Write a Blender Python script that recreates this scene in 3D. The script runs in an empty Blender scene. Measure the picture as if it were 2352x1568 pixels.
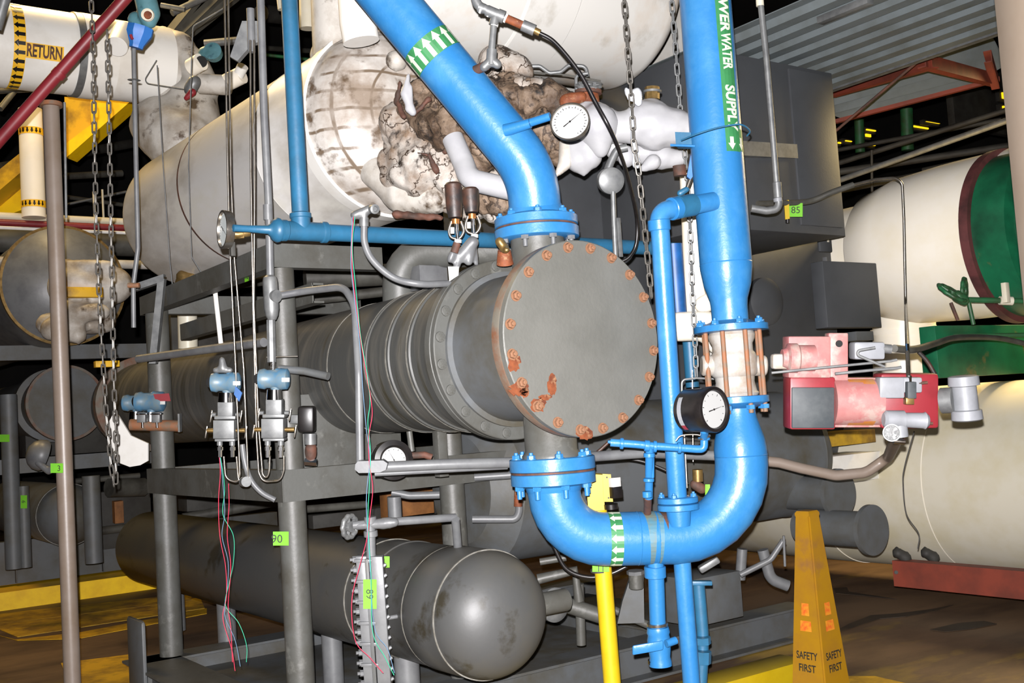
import bpy, bmesh, math, random
from mathutils import Vector, Matrix, noise
random.seed(7)
R_ = math.radians
SC = bpy.context.scene
COL = SC.collection
# ------------------------------------------------------------------ camera
F = 2500.0; W2 = 1176.0; H2 = 784.0; EYE = 1.55
def _hz(x): return 950 - .065 * (x - 1176)          # horizon line in the photograph
_y = Vector((-1776, H2 - _hz(-600), -F)).normalized()
_u = (F * F + (-(H2 - 950)) * 0 + 281.4 * 166) / (1776 + 281.4 * .065)
_x = Vector((_u, H2 - _hz(1176 + _u), -F)); _x = (_x - _x.dot(_y) * _y).normalized()
_z = _x.cross(_y).normalized()
RM = Matrix((_x, _y, _z))                            # camera space -> world
CAMP = Vector((0, 0, EYE))
cd = bpy.data.cameras.new('camera'); cam = bpy.data.objects.new('camera', cd); COL.objects.link(cam)
cam.matrix_world = Matrix.Translation(CAMP) @ RM.to_4x4()
cd.sensor_width = 36; cd.lens = 36 * F / 2352; cd.clip_start = .05; cd.clip_end = 200
SC.camera = cam
FWD = RM @ Vector((0, 0, -1)); RIGHT = RM @ Vector((1, 0, 0)); UP = RM @ Vector((0, 1, 0))
X, Y, Z = Vector((1, 0, 0)), Vector((0, 1, 0)), Vector((0, 0, 1))
# ------------------------------------------------------------------ light
wd = bpy.data.worlds.new('hall'); SC.world = wd; wd.use_nodes = True
wd.node_tree.nodes['Background'].inputs[0].default_value = (.80, .78, .95, 1)
wd.node_tree.nodes['Background'].inputs[1].default_value = .05
SC.view_settings.view_transform = 'Standard'; SC.view_settings.look = 'None'
SC.view_settings.exposure = 0.0; SC.view_settings.gamma = 1.0
def lamp(name, kind, loc, power, color, size=.1, aim=None, **k):
    l = bpy.data.lights.new(name, kind); l.energy = power; l.color = color
    o = bpy.data.objects.new(name, l); COL.objects.link(o); o.location = loc
    if kind == 'AREA': l.size = size
    else: l.shadow_soft_size = size
    if aim is not None:
        o.rotation_euler = (Vector(aim) - Vector(loc)).to_track_quat('-Z', 'Y').to_euler()
    for a, b in k.items(): setattr(l, a, b)
    return o
# the camera's own flash, just above and left of the lens
fl = lamp('camera_flash', 'SPOT', CAMP + UP * .07 - RIGHT * .02 - FWD * .03, 3150, (1, .97, .98), .012, aim=CAMP + FWD * 5 + UP * .07, spot_size=R_(95), spot_blend=.9)
# sodium lamps of the hall, high above the machines
lamp('sodium_lamp', 'AREA', (.3, 11.5, 6.5), 110, (1, .66, .22), 1.2, aim=(1.0, 9.0, 1))
lamp('sodium_lamp', 'AREA', (9.0, 4.2, 3.95), 150, (1, .74, .34), 1.0, aim=(7.3, 4.2, 0.5), spread=R_(115))
lamp('sodium_lamp', 'AREA', (2.2, 8.8, 6.2), 110, (1, .72, .34), 1.0, aim=(1.6, 7.0, 2))
# ------------------------------------------------------------------ pixel -> world
def P(x, y, d):
    return CAMP + RM @ Vector(((x - W2) / F * d, (H2 - y) / F * d, -d))
def ray(x, y): return RM @ Vector(((x - W2) / F, (H2 - y) / F, -1.0))
def PX(x, y, v): r = ray(x, y); return CAMP + r * (v / r.x)
def PY(x, y, v): r = ray(x, y); return CAMP + r * (v / r.y)
def PZ(x, y, v): r = ray(x, y); return CAMP + r * ((v - EYE) / r.z)
def L(pts):
    out = []; d = None
    for p in pts:
        if len(p) > 2: d = p[2]
        out.append(P(p[0], p[1], d))
    return out
def dep(p): return (p - CAMP).dot(FWD)
# ------------------------------------------------------------------ materials
def lin(h):
    h = h.lstrip('#'); o = []
    for i in (0, 2, 4):
        c = int(h[i:i+2], 16) / 255; o.append(c / 12.92 if c <= .04045 else ((c + .055) / 1.055) ** 2.4)
    return (o[0], o[1], o[2], 1)
M = {}
KS = dict(weathered_blue=.5, blue=.42, blue_dull=.66, grey=.52, grey_face=.58, grey_light=.5, grey_streak=.42, grey_dark=.95, grey_cabinet=.44, grey_tank=.40, grey_scrape=.6, grey_rusty=.62, ice=.40, cast_white=.5, galvanised=.55, steel=.65,
    red=.5, red_worn=.52, pvc=.45, black=.5, lime=.5, yellow=.55, cone=.35, cone_print=.7, label_white=.6, label_green=.6, dial=.42, paper=.5, beige=.44, rust=.5, rust_light=.5, beige_post=.42, chain=.55, transmitter=.5, insulation_torn=.62, insulation_brown=.55, head_blocks=.72, white_stain=.82, white_dirty=.72, orange=.5, panel_dark=.5, brass=.7, green_pipe=.6, teal=.7)
def mat(name, base, dirt=None, amount=.0, scale=6.0, rough=.5, metal=0.0, bump=.0, bscale=30, base2=None, sharp=.12, detail=6, stretch=None, spec=.5, emit=0, dirt2=None, amount2=0, scale2=20):
    m = bpy.data.materials.new(name); m.use_nodes = True; nt = m.node_tree; N = nt.nodes; K = nt.links
    b = N['Principled BSDF']; b.inputs['Roughness'].default_value = rough; b.inputs['Metallic'].default_value = metal
    b.inputs['Specular IOR Level'].default_value = spec
    base = lin(base) if isinstance(base, str) else base
    ks = KS.get(name, 1.0); sc_ = lambda c: (c[0]*ks, c[1]*ks, c[2]*ks, 1)
    base = sc_(base)
    if emit:
        b.inputs['Emission Color'].default_value = base; b.inputs['Emission Strength'].default_value = emit
    tc = N.new('ShaderNodeTexCoord'); mp = N.new('ShaderNodeMapping'); K.new(tc.outputs['Object'], mp.inputs[0])
    if stretch: mp.inputs['Scale'].default_value = stretch
    def mixed(prev, colr, sc, am, sh, seed):
        n = N.new('ShaderNodeTexNoise'); n.noise_dimensions = '4D'; n.inputs['W'].default_value = seed
        n.inputs['Scale'].default_value = sc; n.inputs['Detail'].default_value = detail; n.inputs['Roughness'].default_value = .62
        K.new(mp.outputs[0], n.inputs['Vector'])
        r = N.new('ShaderNodeMapRange'); r.clamp = True
        t = 1 - am
        c = .30 + .40 * t
        r.inputs['From Min'].default_value = c - sh; r.inputs['From Max'].default_value = c + sh
        K.new(n.outputs[0], r.inputs[0])
        mx = N.new('ShaderNodeMix'); mx.data_type = 'RGBA'
        K.new(r.outputs[0], mx.inputs['Factor'])
        if isinstance(prev, tuple): mx.inputs[6].default_value = prev
        else: K.new(prev, mx.inputs[6])
        mx.inputs[7].default_value = sc_(lin(colr))
        return mx.outputs[2]
    out = base
    if base2: out = mixed(out, base2, scale * .5, .5, .2, 1.3)
    if dirt: out = mixed(out, dirt, scale, amount, sharp, 4.1)
    if dirt2: out = mixed(out, dirt2, scale2, amount2, .05, 9.7)
    if isinstance(out, tuple): b.inputs['Base Color'].default_value = out
    else: K.new(out, b.inputs['Base Color'])
    if bump:
        n = N.new('ShaderNodeTexNoise'); n.inputs['Scale'].default_value = bscale; n.inputs['Detail'].default_value = 5
        K.new(mp.outputs[0], n.inputs['Vector'])
        bp = N.new('ShaderNodeBump'); bp.inputs['Strength'].default_value = bump; bp.inputs['Distance'].default_value = .01
        K.new(n.outputs[0], bp.inputs['Height']); K.new(bp.outputs[0], b.inputs['Normal'])
    M[name] = m
    return m
mat('blue', '#3d98e2', '#5aaef0', .3, 5, .36, bump=.10, bscale=55, spec=.4)
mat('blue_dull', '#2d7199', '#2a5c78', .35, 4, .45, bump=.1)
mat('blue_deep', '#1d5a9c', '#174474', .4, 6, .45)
mat('grey', '#6f706c', '#5c5a52', .38, 4.0, .48, bump=.08, bscale=50, dirt2='#85857f', amount2=.12, scale2=9)
mat('grey_face', '#7b7b75', '#70706a', .4, 3.5, .5, bump=.12, bscale=60)
mat('grey_light', '#8b8d8e', '#76777a', .4, 8, .42, bump=.05)
mat('grey_streak', '#686966', '#8e8a80', .30, 3.0, .5, stretch=(.6, 5.5, .6), bump=.06, dirt2='#55503f', amount2=.25, scale2=2)
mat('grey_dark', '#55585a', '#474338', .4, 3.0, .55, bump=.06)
mat('grey_cabinet', '#606367', '#55575a', .3, 3, .55, bump=.04, bscale=90)
mat('grey_tank', '#6a6b6a', '#76736a', .32, 2.6, .48, bump=.05, dirt2='#4a4538', amount2=.2, scale2=5)
mat('grey_scrape', '#9c9a92', '#7a766c', .5, 24, .55)
mat('grey_rusty', '#7a7468', '#7c4a2c', .40, 9, .6, bump=.15)
mat('white', '#e4e2dc', '#cfcac0', .3, 3, .42, bump=.03)
mat('white_stain', '#e2e0da', '#c7a273', .18, 1.3, .38, bump=.02, stretch=(1, 1, .35), dirt2='#bcb6aa', amount2=.3, scale2=2.2)
mat('white_dirty', '#d9d4cb', '#8f7f6b', .42, 3.4, .5, bump=.15, dirt2='#5a4a3a', amount2=.16, scale2=8)
mat('tank_silver', '#d4d2ce', '#a29b8e', .34, 2.2, .40, bump=.05, bscale=10, stretch=(1, .45, 1), dirt2='#d0cdc4', amount2=.3, scale2=4)
mat('insulation_torn', '#d8d0c6', '#8c7259', .45, 7, .65, bump=.6, bscale=26, dirt2='#33271c', amount2=.27, scale2=13)
mat('insulation_brown', '#a58d76', '#5d4734', .5, 9, .7, bump=.9, bscale=30, dirt2='#241a12', amount2=.33, scale2=18)
mat('ice', '#f4f4f6', '#e3e3e8', .3, 6, .30, bump=.10, bscale=18)
mat('clear_ice', '#c9ccd2', '#9fa2a6', .4, 14, .12, bump=.3)
mat('steel', '#b9b2a8', '#8f8574', .35, 20, .28, metal=.9)
mat('chrome', '#dcdcdc', rough=.14, metal=1.0)
mat('galvanised', '#9b9d9c', '#7f8182', .45, 16, .45, metal=.35)
mat('chain', '#989590', '#6d665a', .45, 25, .42, metal=.55)
mat('brass', '#a88a55', '#7b6238', .4, 20, .4, metal=.7)
mat('copper', '#d08a4f', rough=.3, metal=.8)
mat('rust', '#a3572c', '#6c3216', .45, 18, .75, bump=.3, dirt2='#b98a63', amount2=.25, scale2=30)
mat('rust_light', '#b0724a', '#8a7a66', .4, 22, .7, bump=.2)
mat('rust_dark', '#5f3a2c', '#3a2a22', .5, 12, .75, bump=.2)
mat('red', '#a8303a', '#84222a', .35, 5, .45)
mat('red_worn', '#b8404c', '#d3a49c', .5, 6, .55, bump=.1, sharp=.3, dirt2='#cdb0a6', amount2=.25, scale2=9)
mat('red_primer', '#7c3524', '#5d2a1e', .4, 4, .7)
mat('orange', '#e0862a', '#c9a07a', .4, 8, .5)
mat('yellow', '#f2cf1e', '#e3be18', .3, 6, .4)
mat('yellow_far', '#ffd000', '#e8b400', .35, 5, .55)
mat('yellow_dull', '#d9a91a', '#8d6a1c', .38, 5, .6)
mat('yellow_floor', '#c39a1c', '#7a5c22', .45, 5, .7)
mat('cone', '#e8ab1e', '#d79a30', .35, 7, .42, dirt2='#c98f4a', amount2=.2, scale2=4)
mat('cone_print', '#dd5f1e', '#e39a22', .45, 30, .6)
mat('beige', '#b3a294', '#a5907c', .35, 4, .40, bump=.05)
mat('beige_post', '#d8c2ab', '#ccb49c', .3, 3, .6)
mat('cream', '#ccc6b4', '#c0b696', .3, 2.2, .42, bump=.05, bscale=6)
mat('cream_pipe', '#f2ebdc', '#ece2ca', .35, 2.5, .36)
mat('green_machine', '#15603f', '#0e3d28', .4, 3, .4, dirt2='#6a5a34', amount2=.12, scale2=5)
mat('green_pipe', '#2a7a4a', '#3a4a2c', .4, 6, .5)
mat('maroon', '#5b2f2e', '#3c201f', .4, 8, .6)
mat('teal', '#5f8f98', '#4d7a80', .4, 12, .5, dirt2='#2f5160', amount2=.15, scale2=20)
mat('transmitter', '#5d93b8', '#8a9a9c', .35, 14, .42)
mat('blue_bright', '#2b68b0', '#1f4f8c', .4, 9, .4)
mat('black', '#1a1818', '#2a2524', .4, 15, .35)
mat('black_rubber', '#26211f', '#4a2f22', .3, 12, .5, bump=.2)
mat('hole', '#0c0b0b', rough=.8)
mat('dial', '#e9eae8', rough=.35)
mat('paper', '#eeeeea', rough=.6)
mat('ink', '#1d1d1b', rough=.6)
mat('lime', '#8ff02c', '#84e628', .4, 12, .6)
mat('label_green', '#3f8f56', '#36804b', .3, 20, .5)
mat('label_white', '#e9f0dc', rough=.5)
mat('label_yellow', '#efbd27', '#e0a820', .4, 10, .5)
mat('wire_red', '#c2304a', rough=.5); mat('wire_green', '#2f9a78', rough=.5); mat('wire_blue', '#59748c', rough=.5)
mat('pvc', '#b9bcc2', '#a8abb0', .4, 12, .5)
mat('cast_white', '#d3d0c9', '#b9a793', .35, 14, .5, bump=.15)
mat('panel_dark', '#454c50', '#5a6062', .35, 14, .6)
mat('deck_metal', '#70787a', '#5f6462', .4, 3, .55, metal=.2)
mat('stain', '#3f3122', '#2c2219', .45, 4, .6)
mat('weathered_blue', '#5b93a8', '#8a8460', .45, 9, .55, dirt2='#6b4a30', amount2=.2, scale2=12)
mat('floor', '#6e563e', '#473424', .45, 1.6, .62, bump=.15, bscale=8, dirt2='#8d7430', amount2=.25, scale2=1.1, stretch=(.6, 1.4, 1))
mat('wall', '#1c1a17', '#121110', .4, 2, .9)
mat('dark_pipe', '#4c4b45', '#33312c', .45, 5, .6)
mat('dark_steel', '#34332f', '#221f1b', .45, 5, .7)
mat('window_glow', '#ffcf1a', rough=.5, emit=1.3)
mat('lamp_glow', '#ffb52a', rough=.5, emit=2.2)
mat('wood', '#8a5a2c', '#6a4320', .5, 8, .7)
mat('glass', '#cfd6d4', rough=.08, spec=.6)
# dirty painted blocks of the insulated vessel head
def tile_mat():
    m = mat('head_blocks', '#e2ddd6', '#a09080', .47, 3.6, .42, bump=.15, dirt2='#6a5846', amount2=.27, scale2=7)
    nt = m.node_tree; N = nt.nodes; K = nt.links; b = N['Principled BSDF']
    src = b.inputs['Base Color'].links[0].from_socket
    uv = N.new('ShaderNodeUVMap'); uv.uv_map = 'blocks'
    br = N.new('ShaderNodeTexBrick'); br.offset = .0; br.inputs['Scale'].default_value = 1; br.inputs['Mortar Size'].default_value = .018
    br.inputs['Mortar Smooth'].default_value = .6; br.inputs['Brick Width'].default_value = .33; br.inputs['Row Height'].default_value = .16
    br.inputs['Color1'].default_value = (0, 0, 0, 1); br.inputs['Color2'].default_value = (0, 0, 0, 1); br.inputs['Mortar'].default_value = (1, 1, 1, 1)
    ns = N.new('ShaderNodeTexNoise'); ns.inputs['Scale'].default_value = 5
    ad = N.new('ShaderNodeMix'); ad.data_type = 'VECTOR'; ad.inputs[0].default_value = .035
    K.new(uv.outputs[0], ad.inputs[4]); K.new(ns.outputs[1], ad.inputs[5]); K.new(ad.outputs[1], br.inputs['Vector'])
    nz = N.new('ShaderNodeTexNoise'); nz.inputs['Scale'].default_value = 4; nz.inputs['Detail'].default_value = 4
    mr = N.new('ShaderNodeMapRange'); mr.inputs['From Min'].default_value = .38; mr.inputs['From Max'].default_value = .56; K.new(nz.outputs[0], mr.inputs[0])
    mu = N.new('ShaderNodeMath'); mu.operation = 'MULTIPLY'; K.new(br.outputs[0], mu.inputs[0]); K.new(mr.outputs[0], mu.inputs[1])
    mx = N.new('ShaderNodeMix'); mx.data_type = 'RGBA'; mx.inputs[7].default_value = lin('#6b5c4c')
    K.new(mu.outputs[0], mx.inputs[0]); K.new(src, mx.inputs[6]); K.new(mx.outputs[2], b.inputs['Base Color'])
tile_mat()
def crack_mat(name, w):
    nt = M[name].node_tree; N = nt.nodes; K = nt.links; b = N['Principled BSDF']; src = b.inputs['Base Color'].links[0].from_socket
    tc = N.new('ShaderNodeTexCoord'); ns = N.new('ShaderNodeTexNoise'); ns.inputs['Scale'].default_value = 7; ns.inputs['Detail'].default_value = 5; K.new(tc.outputs['Object'], ns.inputs['Vector'])
    ad = N.new('ShaderNodeMix'); ad.data_type = 'VECTOR'; ad.inputs[0].default_value = .25; K.new(tc.outputs['Object'], ad.inputs[4]); K.new(ns.outputs[1], ad.inputs[5])
    vo = N.new('ShaderNodeTexVoronoi'); vo.feature = 'DISTANCE_TO_EDGE'; vo.inputs['Scale'].default_value = 7.5; K.new(ad.outputs[1], vo.inputs['Vector'])
    mr = N.new('ShaderNodeMapRange'); mr.inputs['From Min'].default_value = w; mr.inputs['From Max'].default_value = w*2.2; K.new(vo.outputs[0], mr.inputs[0])
    mx = N.new('ShaderNodeMix'); mx.data_type = 'RGBA'; mx.inputs[6].default_value = lin('#3a2c20'); K.new(mr.outputs[0], mx.inputs[0]); K.new(src, mx.inputs[7]); K.new(mx.outputs[2], b.inputs['Base Color'])
crack_mat('insulation_torn', .012); crack_mat('insulation_brown', .02)
# ------------------------------------------------------------------ mesh helpers
def frame(a):
    a = a.normalized(); h = Z if abs(a.z) < .9 else X
    u = a.cross(h).normalized(); return u, a.cross(u).normalized()
def fillet(pts, rad, n=7):
    if not rad or len(pts) < 3: return list(pts)
    rl = rad if isinstance(rad, (list, tuple)) else [rad]*len(pts)
    out = [pts[0]]
    for i in range(1, len(pts) - 1):
        p, a, b = pts[i], pts[i-1], pts[i+1]
        d1 = (a - p); d2 = (b - p); l1, l2 = d1.length, d2.length; d1.normalize(); d2.normalize()
        ang = d1.angle(d2)
        if ang > math.pi - .03: out.append(p); continue
        t = rl[i-1] / math.tan(ang / 2); t = min(t, l1 * .49 if i > 1 else l1 * .96, l2 * .49 if i < len(pts) - 2 else l2 * .96)
        r = t * math.tan(ang / 2)
        c = p + (d1 + d2).normalized() * (r / math.sin(ang / 2))
        s = p + d1 * t; e = p + d2 * t
        v1 = s - c; v2 = e - c; A = v1.angle(v2)
        for k in range(n + 1):
            f = k / n
            out.append(c + (v1 * math.sin((1 - f) * A) + v2 * math.sin(f * A)) / math.sin(A))
    out.append(pts[-1]); return out
def smooth_path(pts, n=8):
    if len(pts) < 3: return list(pts)
    q = [pts[0] * 2 - pts[1]] + list(pts) + [pts[-1] * 2 - pts[-2]]; out = []
    for i in range(1, len(q) - 2):
        for k in range(n):
            t = k / n; a, b, c, d = q[i-1:i+3]
            out.append(.5 * ((2*b) + (c-a)*t + (2*a-5*b+4*c-d)*t*t + (3*b-a-3*c+d)*t*t*t))
    out.append(pts[-1]); return out
def a_tube(bm, pts, r, seg=16, caps=True, closed=False, sq=None):
    pts = [Vector(p) for p in pts]; n = len(pts); rs = r if isinstance(r, (list, tuple)) else [r] * n
    T = []
    for i in range(n):
        a = pts[i-1] if i > 0 or closed else pts[0]; b = pts[(i+1) % n] if i < n-1 or closed else pts[-1]
        T.append((b - a).normalized())
    u, v = frame(T[0]); rings = []
    for i in range(n):
        u = (u - u.dot(T[i]) * T[i]).normalized(); v = T[i].cross(u)
        ring = []
        for k in range(seg):
            an = 2 * math.pi * (k + .5) / seg
            ring.append(bm.verts.new(pts[i] + (u * math.cos(an) + v * math.sin(an)) * rs[i]))
        rings.append(ring)
    for i in range(n if closed else n - 1):
        A, B = rings[i], rings[(i+1) % n]
        for k in range(seg): bm.faces.new((A[k], A[(k+1) % seg], B[(k+1) % seg], B[k]))
    if caps and not closed: bm.faces.new(rings[0][::-1]); bm.faces.new(rings[-1])
def a_lathe(bm, o, ax, prof, seg=48, loop=False):
    ax = ax.normalized(); u, v = frame(ax); rings = []
    for s, r in prof:
        if r <= 1e-6: rings.append([bm.verts.new(o + ax * s)])
        else: rings.append([bm.verts.new(o + ax * s + (u * math.cos(2*math.pi*k/seg) + v * math.sin(2*math.pi*k/seg)) * r) for k in range(seg)])
    for A, B in zip(rings, rings[1:] + ([rings[0]] if loop else [])):
        for k in range(seg):
            k2 = (k+1) % seg
            if len(A) == 1 and len(B) == 1: continue
            if len(A) == 1: bm.faces.new((A[0], B[k2], B[k]))
            elif len(B) == 1: bm.faces.new((A[k], A[k2], B[0]))
            else: bm.faces.new((A[k], A[k2], B[k2], B[k]))
    if loop: return
    for ring, fl_ in ((rings[0], True), (rings[-1], False)):
        if len(ring) > 2: bm.faces.new(ring[::-1] if fl_ else ring)
def a_box(bm, c, sx, sy, sz, ax=(X, Y, Z), bev=0):
    vs = []
    for i in (-.5, .5):
        for j in (-.5, .5):
            for k in (-.5, .5): vs.append(bm.verts.new(c + ax[0]*sx*i + ax[1]*sy*j + ax[2]*sz*k))
    fs = [bm.faces.new([vs[q] for q in f]) for f in ((0,1,3,2),(4,6,7,5),(0,4,5,1),(2,3,7,6),(0,2,6,4),(1,5,7,3))]
    if bev:
        es = set(e for f in fs for e in f.edges)
        bmesh.ops.bevel(bm, geom=list(es), offset=bev, segments=2, affect='EDGES', profile=.5)
def a_prism(bm, pts, d):
    """extrude a polygon (world points) by vector d"""
    A = [bm.verts.new(p) for p in pts]; B = [bm.verts.new(p + d) for p in pts]; n = len(A)
    bm.faces.new(A); bm.faces.new(B[::-1])
    for k in range(n): bm.faces.new((A[k], B[k], B[(k+1) % n], A[(k+1) % n]))
def a_ball(bm, c, r, sub=3, sc=(1, 1, 1), ax=(X, Y, Z)):
    res = bmesh.ops.create_icosphere(bm, subdivisions=sub, radius=1)
    for v in res['verts']: q = v.co.copy(); v.co = c + ax[0]*q.x*r*sc[0] + ax[1]*q.y*r*sc[1] + ax[2]*q.z*r*sc[2]
ALL = []
def mk(name, bm, m, par=None, label=None, cat=None, group=None, kind=None, flat=False, ang=38):
    me = bpy.data.meshes.new(name)
    bmesh.ops.recalc_face_normals(bm, faces=bm.faces[:])
    bm.to_mesh(me); bm.free()
    me.materials.append(M[m] if isinstance(m, str) else m)
    if not flat:
        me.shade_smooth(); me.set_sharp_from_angle(angle=R_(ang))
    o = bpy.data.objects.new(name, me); COL.objects.link(o); o.parent = par; ALL.append(o)
    if label: o['label'] = label
    if cat: o['category'] = cat
    if group: o['group'] = group
    if kind: o['kind'] = kind
    return o
def B(): return bmesh.new()
def thing(name, label, cat, group=None):
    o = bpy.data.objects.new(name, None); o.empty_display_size = .05; COL.objects.link(o); ALL.append(o)
    o['label'] = label; o['category'] = cat
    if group: o['group'] = group
    return o
def px(r, d): return r * d / F
def tb(name, m, pts, r, par=None, bend=0, seg=16, curve=False, caps=True, **k):
    """tube through (x, y, depth) points; r in metres, or in pixels when > 1"""
    d0 = pts[0][2]; r = px(r, d0) if not isinstance(r, (list, tuple)) and r > 1 else r
    q = L(pts); q = smooth_path(q) if curve else fillet(q, bend)
    bm = B(); a_tube(bm, q, r, seg, caps); return mk(name, bm, m, par, **k)
def tbw(name, m, q, r, par=None, bend=0, seg=16, curve=False, **k):
    q = smooth_path(q) if curve else fillet(q, bend); bm = B(); a_tube(bm, q, r, seg); return mk(name, bm, m, par, **k)
def cy(name, m, p0, p1, r0, par=None, r1=None, seg=32, cham=0, **k):
    p0 = P(*p0) if isinstance(p0, tuple) else p0; p1 = P(*p1) if isinstance(p1, tuple) else p1
    r1 = r0 if r1 is None else r1; l = (p1 - p0).length; bm = B()
    prof = [(0, r0), (l, r1)] if not cham else [(0, r0 - cham), (cham, r0), (l - cham, r1), (l, r1 - cham)]
    a_lathe(bm, p0, p1 - p0, prof, seg); return mk(name, bm, m, par, **k)
def la(name, m, o, ax, prof, par=None, seg=48, loop=False, **k):
    bm = B(); a_lathe(bm, o, ax, prof, seg, loop); return mk(name, bm, m, par, **k)
def bx(name, m, c, s, par=None, ax=(X, Y, Z), bev=.002, **k):
    c = P(*c) if isinstance(c, tuple) else c
    bm = B(); a_box(bm, c, s[0], s[1], s[2], ax, bev); return mk(name, bm, m, par, **k)
def plate(name, m, pxs, d, par=None, t=.01, **k):
    """flat plate parallel to the picture's plane of a real sheet: outline by pixels, at depth d, thickness t away from viewer"""
    q = [P(p[0], p[1], p[2] if len(p) > 2 else d) for p in pxs]
    bm = B(); a_prism(bm, q, FWD * t); return mk(name, bm, m, par, flat=True, **k)
def boxY(name, m, x0, y0, x1, y1, d, t, par=None, bev=.004, **k):
    """box whose front face (normal -Y) spans two pixel corners; d = depth at the first corner, t = extent away along Y"""
    a = P(x0, y0, d); b = PY(x1, y1, a.y); c = Vector(((a.x+b.x)/2, a.y + t/2, (a.z+b.z)/2))
    return bx(name, m, c, (abs(a.x-b.x), abs(t), abs(a.z-b.z)), par, bev=bev, **k)
def boxX(name, m, x0, y0, x1, y1, d, t, par=None, bev=.004, **k):
    a = P(x0, y0, d); b = PX(x1, y1, a.x); c = Vector((a.x + t/2, (a.y+b.y)/2, (a.z+b.z)/2))
    return bx(name, m, c, (abs(t), abs(a.y-b.y), abs(a.z-b.z)), par, bev=bev, **k)
# shared small parts
_sh = {}
def inst(key, builder, m, p, axis, name, par, s=1.0, roll=0, **k):
    mm = (key, m)
    if mm not in _sh:
        bm = B(); builder(bm); me = bpy.data.meshes.new(name); bmesh.ops.recalc_face_normals(bm, faces=bm.faces[:]); bm.to_mesh(me); bm.free()
        me.materials.append(M[m]); me.shade_smooth(); me.set_sharp_from_angle(angle=R_(35)); _sh[mm] = me
    o = bpy.data.objects.new(name, _sh[mm]); COL.objects.link(o); ALL.append(o); o.parent = par
    q = axis.to_track_quat('Z', 'Y') @ Matrix.Rotation(roll, 3, 'Z').to_quaternion()
    o.matrix_basis = Matrix.Translation(p) @ q.to_matrix().to_4x4() @ Matrix.Diagonal((s, s, s, 1)); o['shared'] = 1
    if k.get('label'): o['label'] = k['label']
    return o
def bolt_shape(bm):   # unit: head on +Z side, shank radius .5, hex radius 1
    a_lathe(bm, Vector((0,0,0)), Z, [(0, 1.25), (.18, 1.25)], 16)
    a_lathe(bm, Vector((0,0,.18)), Z, [(0, 1), (.75, 1), (.9, .85)], 6)
    a_lathe(bm, Vector((0,0,1.05)), Z, [(0, .5), (.55, .5), (.62, .4)], 12)
def longbolt_shape(bm):
    a_lathe(bm, Vector((0,0,0)), Z, [(0, 1), (.9, 1)], 6); a_lathe(bm, Vector((0,0,.9)), Z, [(0, .55), (1.7, .55), (1.8, .45)], 12)
def bolts(par, c, ax, R, n, size, m, ph=0, name='bolt', shape=bolt_shape, key='bolt'):
    u, v = frame(ax); a = ax.normalized()
    for k in range(n):
        t = ph + 2*math.pi*k/n
        inst(key, shape, m, c + (u*math.cos(t) + v*math.sin(t))*R, a, name, par, size, roll=random.random()*3)
# text and shapes laid on cylinders / planes
def text_bm(s, h, bold=0.0):
    cu = bpy.data.curves.new('t', 'FONT'); cu.body = s; cu.size = 1; cu.offset = bold; cu.align_x = 'LEFT'; cu.resolution_u = 3
    o = bpy.data.objects.new('t', cu); COL.objects.link(o); dg = bpy.context.evaluated_depsgraph_get(); dg.update()
    me = bpy.data.meshes.new_from_object(o.evaluated_get(dg)); bm = B(); bm.from_mesh(me)
    bpy.data.objects.remove(o); bpy.data.meshes.remove(me); bpy.data.curves.remove(cu)
    xs = [v.co.x for v in bm.verts]; ys = [v.co.y for v in bm.verts]; x0, y0 = min(xs), min(ys); k = h / .72
    for v in bm.verts: v.co = Vector(((v.co.x - x0) * k, (v.co.y - y0) * k, 0))
    return bm, (max(xs) - x0) * k
def poly_bm(polys):
    bm = B()
    for p in polys: bm.faces.new([bm.verts.new((a, b, 0)) for a, b in p])
    return bm
def cut_rows(bm, step, axis=1):
    lo = min(v.co[axis] for v in bm.verts); hi = max(v.co[axis] for v in bm.verts); t = lo + step
    n = Vector((0, 1, 0)) if axis == 1 else Vector((1, 0, 0))
    while t < hi:
        bmesh.ops.bisect_plane(bm, geom=bm.verts[:] + bm.edges[:] + bm.faces[:], plane_co=n * t, plane_no=n, dist=1e-6); t += step
def wrap(name, bm, m, o, a, b, R, eps, par, thick=.0006, **k):
    """map flat (u,v): u along axis a from o, v round the pipe towards b; v=0 faces the viewer"""
    a = a.normalized(); r0 = (CAMP - o); r0 = (r0 - r0.dot(a) * a).normalized(); bb = a.cross(r0)
    if bb.dot(b) < 0: bb = -bb
    cut_rows(bm, R * .16)
    for v in bm.verts:
        u, w = v.co.x, v.co.y; v.co = o + a*u + (r0*math.cos(w/R) + bb*math.sin(w/R)) * (R + eps)
    return mk(name, bm, m, par, flat=True, **k)
def lay(name, bm, m, o, a, b, par, **k):
    for v in bm.verts: v.co = o + a*v.co.x + b*v.co.y
    return mk(name, bm, m, par, flat=True, **k)
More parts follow.
